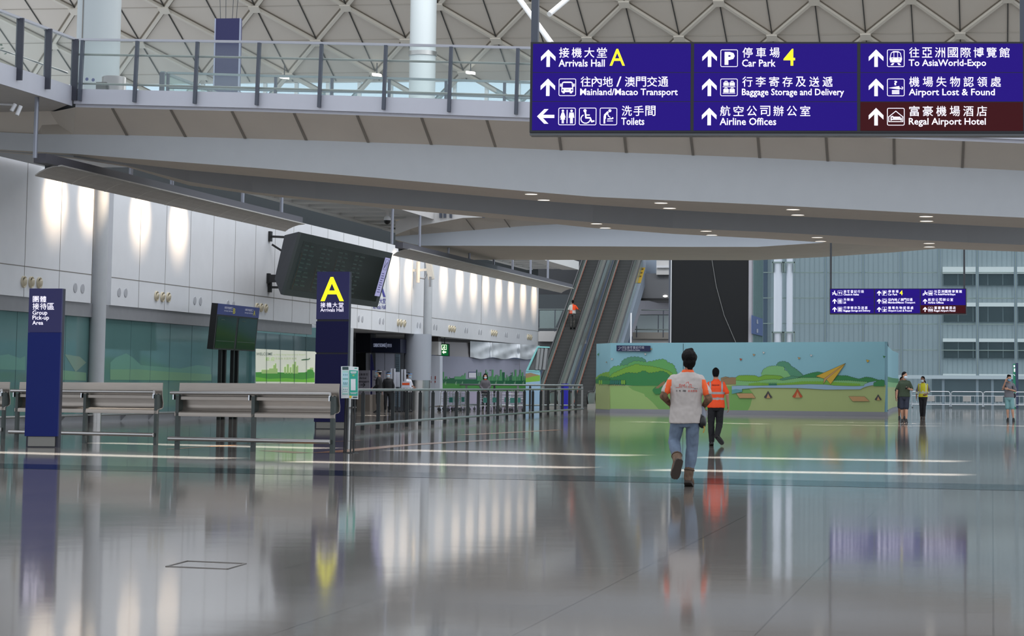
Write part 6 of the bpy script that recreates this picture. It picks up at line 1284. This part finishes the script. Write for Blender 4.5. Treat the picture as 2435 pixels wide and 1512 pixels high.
    # ---- shoes
    for a in 'lr':
        A = V['a' + a]; t = V['t' + a]; d = (t - A); f = Vector((d.x, d.y, d.z)); f.normalize(); dn = -(Vector((0, 0, 1)) - f * f.z) ; dn = dn.normalized() if dn.length > .05 else Vector((0, -1, 0))
        dn = Vector(j['dn' + a]).normalized() if 'dn' + a in j else dn
        fl = (f - dn * f.dot(dn)).normalized(); hb = A + dn * .055 - fl * .05; tb = hb + fl * .26; sd = fl.cross(dn)
        bk = 1.25 if w.get('boot') else 1.0
        bm = bmesh.new(); loft(bm, [(hb + fl * (.27 * u) - dn * h_ * .5 * bk, sd * wd * bk, dn * (h_ * .5 * bk)) for u, wd, h_ in ((-.03, .02, .05), (.02, .036, .09), (.2, .045, .115), (.42, .048, .105), (.62, .052, .085), (.85, .048, .07), (.98, .032, .055), (1.02, .01, .02))], 16)
        if w.get('boot'): blob_cone(bm, A - dn * .02, A + (V['k' + a] - A).normalized() * .15, .064, .064)
        else: blob_cone(bm, A, A + dn * .03, .045, .045)
        sh = skin(bm, 'boot' if w.get('boot') else 'shoe', w.get('shoe', SHOEB), T, X, voxel * .7, 1, None, .004 if w.get('boot') else 0)
        if w.get('boot'):
            up_ = (V['k' + a] - A).normalized(); cb = MB(); c0 = A + up_ * .118; ax = up_.orthogonal().normalized(); ay = up_.cross(ax)
            cb.tube([Q(c0 + (ax * math.cos(2 * math.pi * k / 18) + ay * math.sin(2 * math.pi * k / 18)) * .066) for k in range(19)], .007 * s, 6, 0, False); cb.build('boot_cuff', mat('boot_cuff', (84, 68, 56), .9), sh)
            lb = MB()
            for k in range(4): g0 = A + up_ * (.03 + .035 * k) + fl * .058; lb.tube([Q(g0 - sd * .035), Q(g0 + fl * .006), Q(g0 + sd * .035)], .005 * s, 6)
            lb.build('lace', mat('boot_lace', (60, 50, 44), .8), sh)
        b = MB(); ring = []
        for u, wd in ((-.03, .022), (.03, .038), (.2, .042), (.42, .042), (.62, .05), (.85, .047), (.98, .03)): ring.append((hb + fl * .27 * u, wd * bk))
        lo = [Q(c0 + sd * wd + dn * .012) for c0, wd in ring] + [Q(c0 - sd * wd + dn * .012) for c0, wd in ring[::-1]]; hi = [Q(c0 + sd * wd - dn * .02) for c0, wd in ring] + [Q(c0 - sd * wd - dn * .02) for c0, wd in ring[::-1]]
        n_ = len(lo); b.add(lo + hi, [tuple(range(n_)), tuple(range(n_, 2 * n_))] + [(i, (i + 1) % n_, n_ + (i + 1) % n_, n_ + i) for i in range(n_)]); b.build('sole', w.get('sole', SOLE), sh)
    # ---- mask, face shield
    if w.get('mask'):
        bm = bmesh.new(); loft(bm, [(hp(0, .05, z0), hx_ * rx, hy_ * ry) for z0, rx, ry in ((-.115, .03, .03), (-.10, .058, .052), (-.065, .07, .062), (-.03, .068, .064), (-.012, .05, .058), (-.008, .02, .05))], 18); skin(bm, 'face_mask', w['mask'], T, X, voxel * .7, 1)
    if w.get('shield'):
        b = MB(); A_ = []; B_ = []; C_ = []; D_ = []
        for k in range(13): g = math.radians(-80 + 160 * k / 12); e_ = (math.sin(g) * .115, math.cos(g) * .15 - .0); A_.append(Q(hp(e_[0], e_[1], .075))); B_.append(Q(hp(e_[0], e_[1] + .015, -.16))); C_.append(Q(hp(e_[0] * 1.01, e_[1] + .002, .05))); D_.append(Q(hp(e_[0] * 1.01, e_[1] + .002, .082)))
        b.strip(A_, B_, 0, True); b.build('face_shield', glass('shield_film', (214, 226, 236), .18, .08), T); b = MB(); b.strip(C_, D_, 0, True); b.build('shield_band', mat('shield_blue', (96, 146, 206), .4), T)
        bm = bmesh.new(); ring = [hp(math.cos(2 * math.pi * k / 16) * .092, math.sin(2 * math.pi * k / 16) * .112 - .005, .06) for k in range(17)]
        for p_, q_ in zip(ring, ring[1:]): blob_cone(bm, p_, q_, .012, .012, 6)
        skin(bm, 'head_strap', mat('strap_white', (220, 226, 234), .5), T, X, .008, 0)
    T_X = X
    return T, X, V, top_o
def project_on(target, X, items, mats_, name, back=True, e=.006):
    """lettering laid on cloth: 2-D shapes (x right, z up, in the figure's metres) dropped onto the garment from behind or in front"""
    me = target.data; mw = Matrix.Translation(parent_loc(target)); bv = BVHTree.FromPolygons([mw @ v.co for v in me.vertices], [tuple(p.vertices) for p in me.polygons]); dr = (X.to_3x3() @ Vector((0, 1 if back else -1, 0))).normalized(); b = MB()
    def fn(x, y, ee):
        o = X @ Vector((x, -1.0 if back else 1.0, -y)); hit = bv.ray_cast(o, dr); return (hit[0] - dr * e) if hit[0] is not None else o + dr * .85
    D = Draw(b, fn, 0); items(D); return b.build(name, mats_, target)
# ---- foreground worker in the white and orange polo shirt
SHW = mat('polo_white', (182, 174, 169), .7, var=.03, scale=8, bump=.15); SHO = mat('polo_orange', (232, 92, 34), .7); JEAN = mat('faded_jeans', (98, 113, 132), .8, var=.2, scale=7, bump=.3); BOOT = mat('brown_suede_boot', (104, 84, 68), .9, var=.25, scale=18, bump=.4); CAMO = mat('camo_sleeve', (112, 82, 60), .8, var=.6, scale=18)
J1 = dict(head=(.035, .02, 1.635), neck=(.02, -.005, 1.485), chest=(.0, 0, 1.30), waist=(0, 0, 1.06), pelvis=(-.005, 0, .93), sl=(-.20, 0, 1.425), sr=(.215, 0, 1.42), el=(-.30, -.07, 1.17), er=(.30, -.07, 1.14), wl=(-.20, .16, 1.06), wr=(.22, .16, 1.03), hdl=(.6, .7, -.1), hdr=(-.6, .7, -.1), pnl=(0, -.4, -1), pnr=(0, -.4, -1), thl=(0, .5, 1), thr=(0, .5, 1),
          hl=(-.10, 0, .90), hr=(.09, 0, .90), kl=(-.155, .05, .58), kr=(.085, .03, .51), al=(-.10, -.26, .33), ar=(.035, -.02, .10), tl=(-.135, -.33, .06), tr=(.06, .18, .03), dnl=(.18, -.93, -.32), yaw=3)
def pick1(c):
    if abs(c.x - .005) > .205 and c.z < 1.40 + (abs(c.x) - .205) * -.3: 
        return 1 if (c.y < .06 and abs(c.x) < .285 - (1.40 - c.z) * -.1) else 0
    return 0
def pick1b(c):
    ax = abs(c.x - .005); t = (1.43 - c.z)
    return 1 if (c.z < 1.39 and .19 + t * .10 < ax < .245 + t * .22) else 0
T, X, V, top1 = person('worker in white and orange polo, jeans and brown boots walking away, nearest person', 1630, 1157, 1.69, 0, J1, dict(top=(SHW, SHO), pick=pick1b, collar=SHO, sleeve=.72, bottom=JEAN, boot=True, shoe=BOOT, hair='thick', arm_cover=CAMO, hem=.11, fat=1.15, leg=1.1, cuff=.66, fold=.005, sole=mat('boot_sole', (60, 52, 46), .8)), .011, sk=SKIN2)
PRT = (mat('print_black', (44, 40, 44), .7), mat('print_red', (206, 82, 66), .7))
def art1(D):
    D.chars('永隆', -.135, -1.255, -.07, -1.232, 0); D.chars('園藝', -.045, -1.255, .0, -1.232, 0); D.chars('清潔服務', .02, -1.255, .145, -1.228, 1); D.chars('有限公司', .10, -1.278, .15, -1.266, 0)
    D.line([(-.135, -1.285), (-.09, -1.285), (-.09, -1.33), (-.075, -1.33), (-.075, -1.285)], .005, 1); D.line([(-.06, -1.285), (-.06, -1.32), (-.04, -1.32), (-.04, -1.30), (-.02, -1.33), (-.02, -1.285)], .005, 1); D.line([(.0, -1.285), (.0, -1.35), (.03, -1.36), (.03, -1.285)], .005, 1); D.line([(.045, -1.28), (.045, -1.33), (.065, -1.33), (.065, -1.285), (.10, -1.285)], .005, 1)
art1_ = lambda D: art1(D)
project_on(top1, X, art1, PRT, 'back_print')
bm = bmesh.new(); ellip(bm, (.215, -.02, .84), .055, .07, .085); blob_cone(bm, (.18, -.03, .95), (.21, -.03, .87), .02, .03); skin(bm, 'belt_pouch', BLACK, T, X, .01, 2)
b = MB(); b.tube([X @ Vector(p) for p in ((.235, -.06, .79), (.24, -.07, .74), (.225, -.07, .70))], .008, 6); b.build('pouch_tag', mat('tag_mustard', (176, 140, 60), .6), T)
bm = bmesh.new(); blob_cone(bm, (.20, .05, 1.0), (.225, .02, .90), .05, .04); skin(bm, 'tied_jacket', mat('grey_jacket', (132, 138, 150), .8), T, X, .012, 2)
# ---- second worker in the orange hi-vis vest
HV = mat('hivis_orange', (255, 84, 30), .7, emit=(255, 70, 20), es=.0); REF = mat('reflective_tape', (168, 164, 164), .4, .3); BLKT = mat('black_cloth', (26, 26, 30), .8, var=.1)
J2 = dict(head=(-.01, .02, 1.63), er=(.25, -.03, 1.16), wr=(.28, .03, .90), el=(-.25, .02, 1.15), wl=(-.25, .12, .92), kl=(-.11, .02, .5), kr=(.08, .02, .50), ar=(.03, -.20, .22), tr=(.09, -.33, .06), dnr=(-.2, -.9, -.35), al=(-.09, 0, .09), tl=(-.11, .2, .03))
def pick2(c):
    if c.y < .03 and (1.04 < c.z < 1.09 or 1.165 < c.z < 1.215) and abs(c.x) < .2: return 1
    if 1.215 <= c.z < 1.47 and .115 < abs(c.x) < .155: return 1
    return 0
T, X, V, top2 = person('worker in bright orange reflective vest and black trousers walking away beside the cartoon hoarding', 1702, 1060, 1.65, 0, J2, dict(top=(HV, REF), pick=pick2, collar=HV, sleeve=.8, bottom=BLKT, hem=.09, top_name='vest', fat=1.06, leg=1.1), .010)
project_on(top2, X, lambda D: D.text('DRAGAGES', -.10, -1.385, .075, -1.355, 0, .02), mat('vest_ink', (110, 36, 20), .7), 'back_print')
b = MB(); p_ = V['wl']; b.lathe([(.03, -.012), (.034, 0), (.03, .012)], X @ p_, 12, 0, X.to_3x3() @ (V['wl'] - V['el'])); b.build('wrist_watch', BLACK, T)
# ---- pedestrians on the right
GRN = mat('dark_green_tee', (52, 66, 48), .8, var=.08); NAVYS = mat('navy_shorts', (36, 42, 58), .8); YEL = mat('hivis_yellow', (214, 206, 40), .7); GREYT = mat('grey_tee', (112, 112, 118), .8, var=.06); TEALS = mat('teal_shorts', (120, 162, 164), .8); SLV = mat('grey_sleeve', (112, 106, 110), .8)
J3 = dict(yaw=52, head=(.0, .03, 1.625), er=(.25, -.02, 1.14), wr=(.27, .0, .89), el=(-.26, .0, 1.14), wl=(-.14, .24, 1.16), hdl=(.5, .75, .2), pnl=(.3, 0, 1), thl=(.4, .5, .6), kl=(-.07, .06, .5), kr=(.09, .02, .5), al=(-.06, .12, .09), tl=(-.07, .29, .03), ar=(.08, -.05, .09), tr=(.09, .12, .03))
T, X, V, o = person('man in dark green shirt and navy shorts looking at a phone, passing the hoarding corner', 2151, 1005, 1.84, 180, J3, dict(top=GRN, bottom=NAVYS, shorts=True, mask=MASK, hair='short', sleeve=.85, hem=.06, fat=1.05), .012, sk=SKIN)
b = MB(); q = X @ (V['wl'] + Vector((.07, .09, .03))); r3 = X.to_3x3(); b.obox(q, r3 @ Vector((.04, 0, 0)), r3 @ Vector((0, .065, .03)), r3 @ Vector((0, -.003, .006))); b.build('phone', BLACK, T)
J3b = dict(yaw=20, kl=(-.09, .04, .5), kr=(.1, -.03, .5), ar=(.1, -.12, .1), tr=(.1, .05, .03))
person('person in dark clothes half hidden behind the man in the green shirt', 2144.5, 997, 1.70, 185, J3b, dict(top=mat('charcoal_tee', (44, 46, 50), .8), bottom=NAVYS, shorts=True, mask=MASKB), .014, sk=SKIN2)
def pick4(c):
    if 1.04 < c.z < 1.12 : return 1
    if abs(c.x) > .2: return 2
    if c.z > 1.12 and .10 < abs(c.x) < .15: return 1
    return 0
J4 = dict(yaw=-35, head=(.01, .02, 1.62), er=(.25, -.04, 1.14), wr=(.27, .02, .89), el=(-.26, -.06, 1.16), wl=(-.14, .12, 1.0), hdl=(.7, .4, -.2), kl=(-.05, .06, .5), kr=(.08, .0, .5), al=(-.03, .1, .09), tl=(-.04, .28, .04), ar=(.07, .0, .09), tr=(.07, .18, .03))
T, X, V, o = person('woman in yellow reflective vest and black trousers walking beside the man in green', 2195, 996.5, 1.74, 180, J4, dict(top=(YEL, mat('silver_tape', (196, 196, 170), .4, .3), SLV), pick=pick4, sleeve=1.5, bottom=BLKT, mask=MASK, hair='tied', hem=.05, top_name='vest', shoe=mat('brown_shoe', (60, 46, 38), .6)), .012, sk=SKIN2)
project_on(o, X, lambda D: (D.line([(.13, -1.42), (-.12, -1.10)], .03, 0), D.rect(-.02, -1.16, .03, -1.10, 1)), (BLACK, mat('badge_white', (220, 220, 220), .5)), 'sling_strap', False, .01)
J5 = dict(yaw=15, er=(.24, .04, 1.22), wr=(.14, .14, 1.5), hdr=(-.3, .2, .9), pnr=(-.6, -.6, 0), el=(-.24, .0, 1.15), wl=(.03, .2, 1.22), hdl=(.9, .1, .2), pnl=(0, -1, 0), thl=(0, 0, 1), kl=(-.12, .05, .5), kr=(.06, .03, .5), al=(-.16, .1, .09), tl=(-.17, .27, .03), ar=(.05, .05, .09), tr=(.06, .22, .03))
T, X, V, o = person('man in grey shirt and teal shorts with hand at his face, rightmost person', 2400, 1002, 1.77, 180, J5, dict(top=GREYT, bottom=TEALS, shorts=True, mask=MASKB, hair='tuft', sleeve=.8, hem=.04), .012)
bm = bmesh.new(); ellip(bm, (-.03, -.19, 1.2), .16, .09, .24); blob_cone(bm, (-.12, -.12, 1.42), (-.13, .13, 1.32), .022, .022); blob_cone(bm, (-.13, .13, 1.32), (-.15, -.05, 1.08), .022, .022); blob_cone(bm, (.12, -.12, 1.42), (.13, .13, 1.32), .022, .022); ellip(bm, (-.2, -.14, .98), .06, .06, .1); skin(bm, 'backpack', mat('dark_backpack', (44, 46, 56), .8), T, X, .012, 1)
# ---- staff in the portal, woman behind the barrier, rider on the escalator
J6 = dict(head=(0, .02, 1.625), el=(-.22, .02, 1.14), wl=(-.16, .2, 1.0), er=(.22, .02, 1.14), wr=(.16, .2, 1.0))
BLKU = mat('black_uniform', (24, 25, 30), .8)
person('staff member in black with face shield, seen from the side in the portal', 899.5, 981, 1.93, 80, J6, dict(top=BLKU, bottom=BLKU, sleeve=1.95, mask=mat('mask_teal', (110, 160, 160), .6), shield=True, fat=1.1), .016)
person('staff member in black with white mask and face shield facing the viewer in the portal', 921.5, 980, 1.86, 180, dict(), dict(top=BLKU, bottom=BLKU, sleeve=1.95, mask=MASK, shield=True), .016)
person('worker in white shirt with face shield standing at the checkpoint desk', 970, 979.5, 1.84, 240, dict(er=(.24, .05, 1.16), wr=(.1, .26, 1.08), el=(-.24, .05, 1.16), wl=(-.1, .26, 1.08)), dict(top=mat('white_shirt', (206, 206, 214), .7), bottom=BLKT, sleeve=.9, mask=MASKB, shield=True), .016, sk=SKIN2)
person('woman in grey jacket with orange collar and white mask behind the barrier', 1153, 977, 1.84, 178, dict(el=(-.24, .04, 1.16), wl=(-.1, .2, 1.02), er=(.24, .04, 1.16), wr=(.1, .2, 1.02)), dict(top=mat('grey_jacket_dark', (92, 90, 96), .8), bottom=BLKT, sleeve=1.9, mask=MASK, hair='bob', collar=SHO, fat=1.05), .016)
def pick7(c):
    lo = c.z < 1.12; a = c.x > 0
    if .98 < c.z < 1.02 or 1.09 < c.z < 1.13: return 2
    return 0 if (a != lo) else 1
yr = 145.9; zr = zs(yr + .3) + .03
p = Vector((-26.62, yr, zr)); v = p - EYE; k = v.dot(FW); rx_, ry_ = PX + F * v.dot(RT) / k, PY - F * v.dot(UP) / k
T, X, V, o = person('worker in split orange and white top with camouflage trousers riding up the left escalator', rx_, ry_, 1.80, -4, dict(er=(.3, .06, 1.2), wr=(.42, .26, 1.12), el=(-.26, .04, 1.15), wl=(-.2, .12, .98), kl=(-.09, .06, .5), al=(-.09, .02, .09)), dict(top=(HV, mat('hivis_white', (206, 206, 200), .7), REF), pick=pick7, sleeve=.95, bottom=mat('camo_trousers', (70, 70, 68), .8, var=.7, scale=14), hem=.04, fat=1.08), .014, Y=yr, sk=SKIN2)
# end of scene
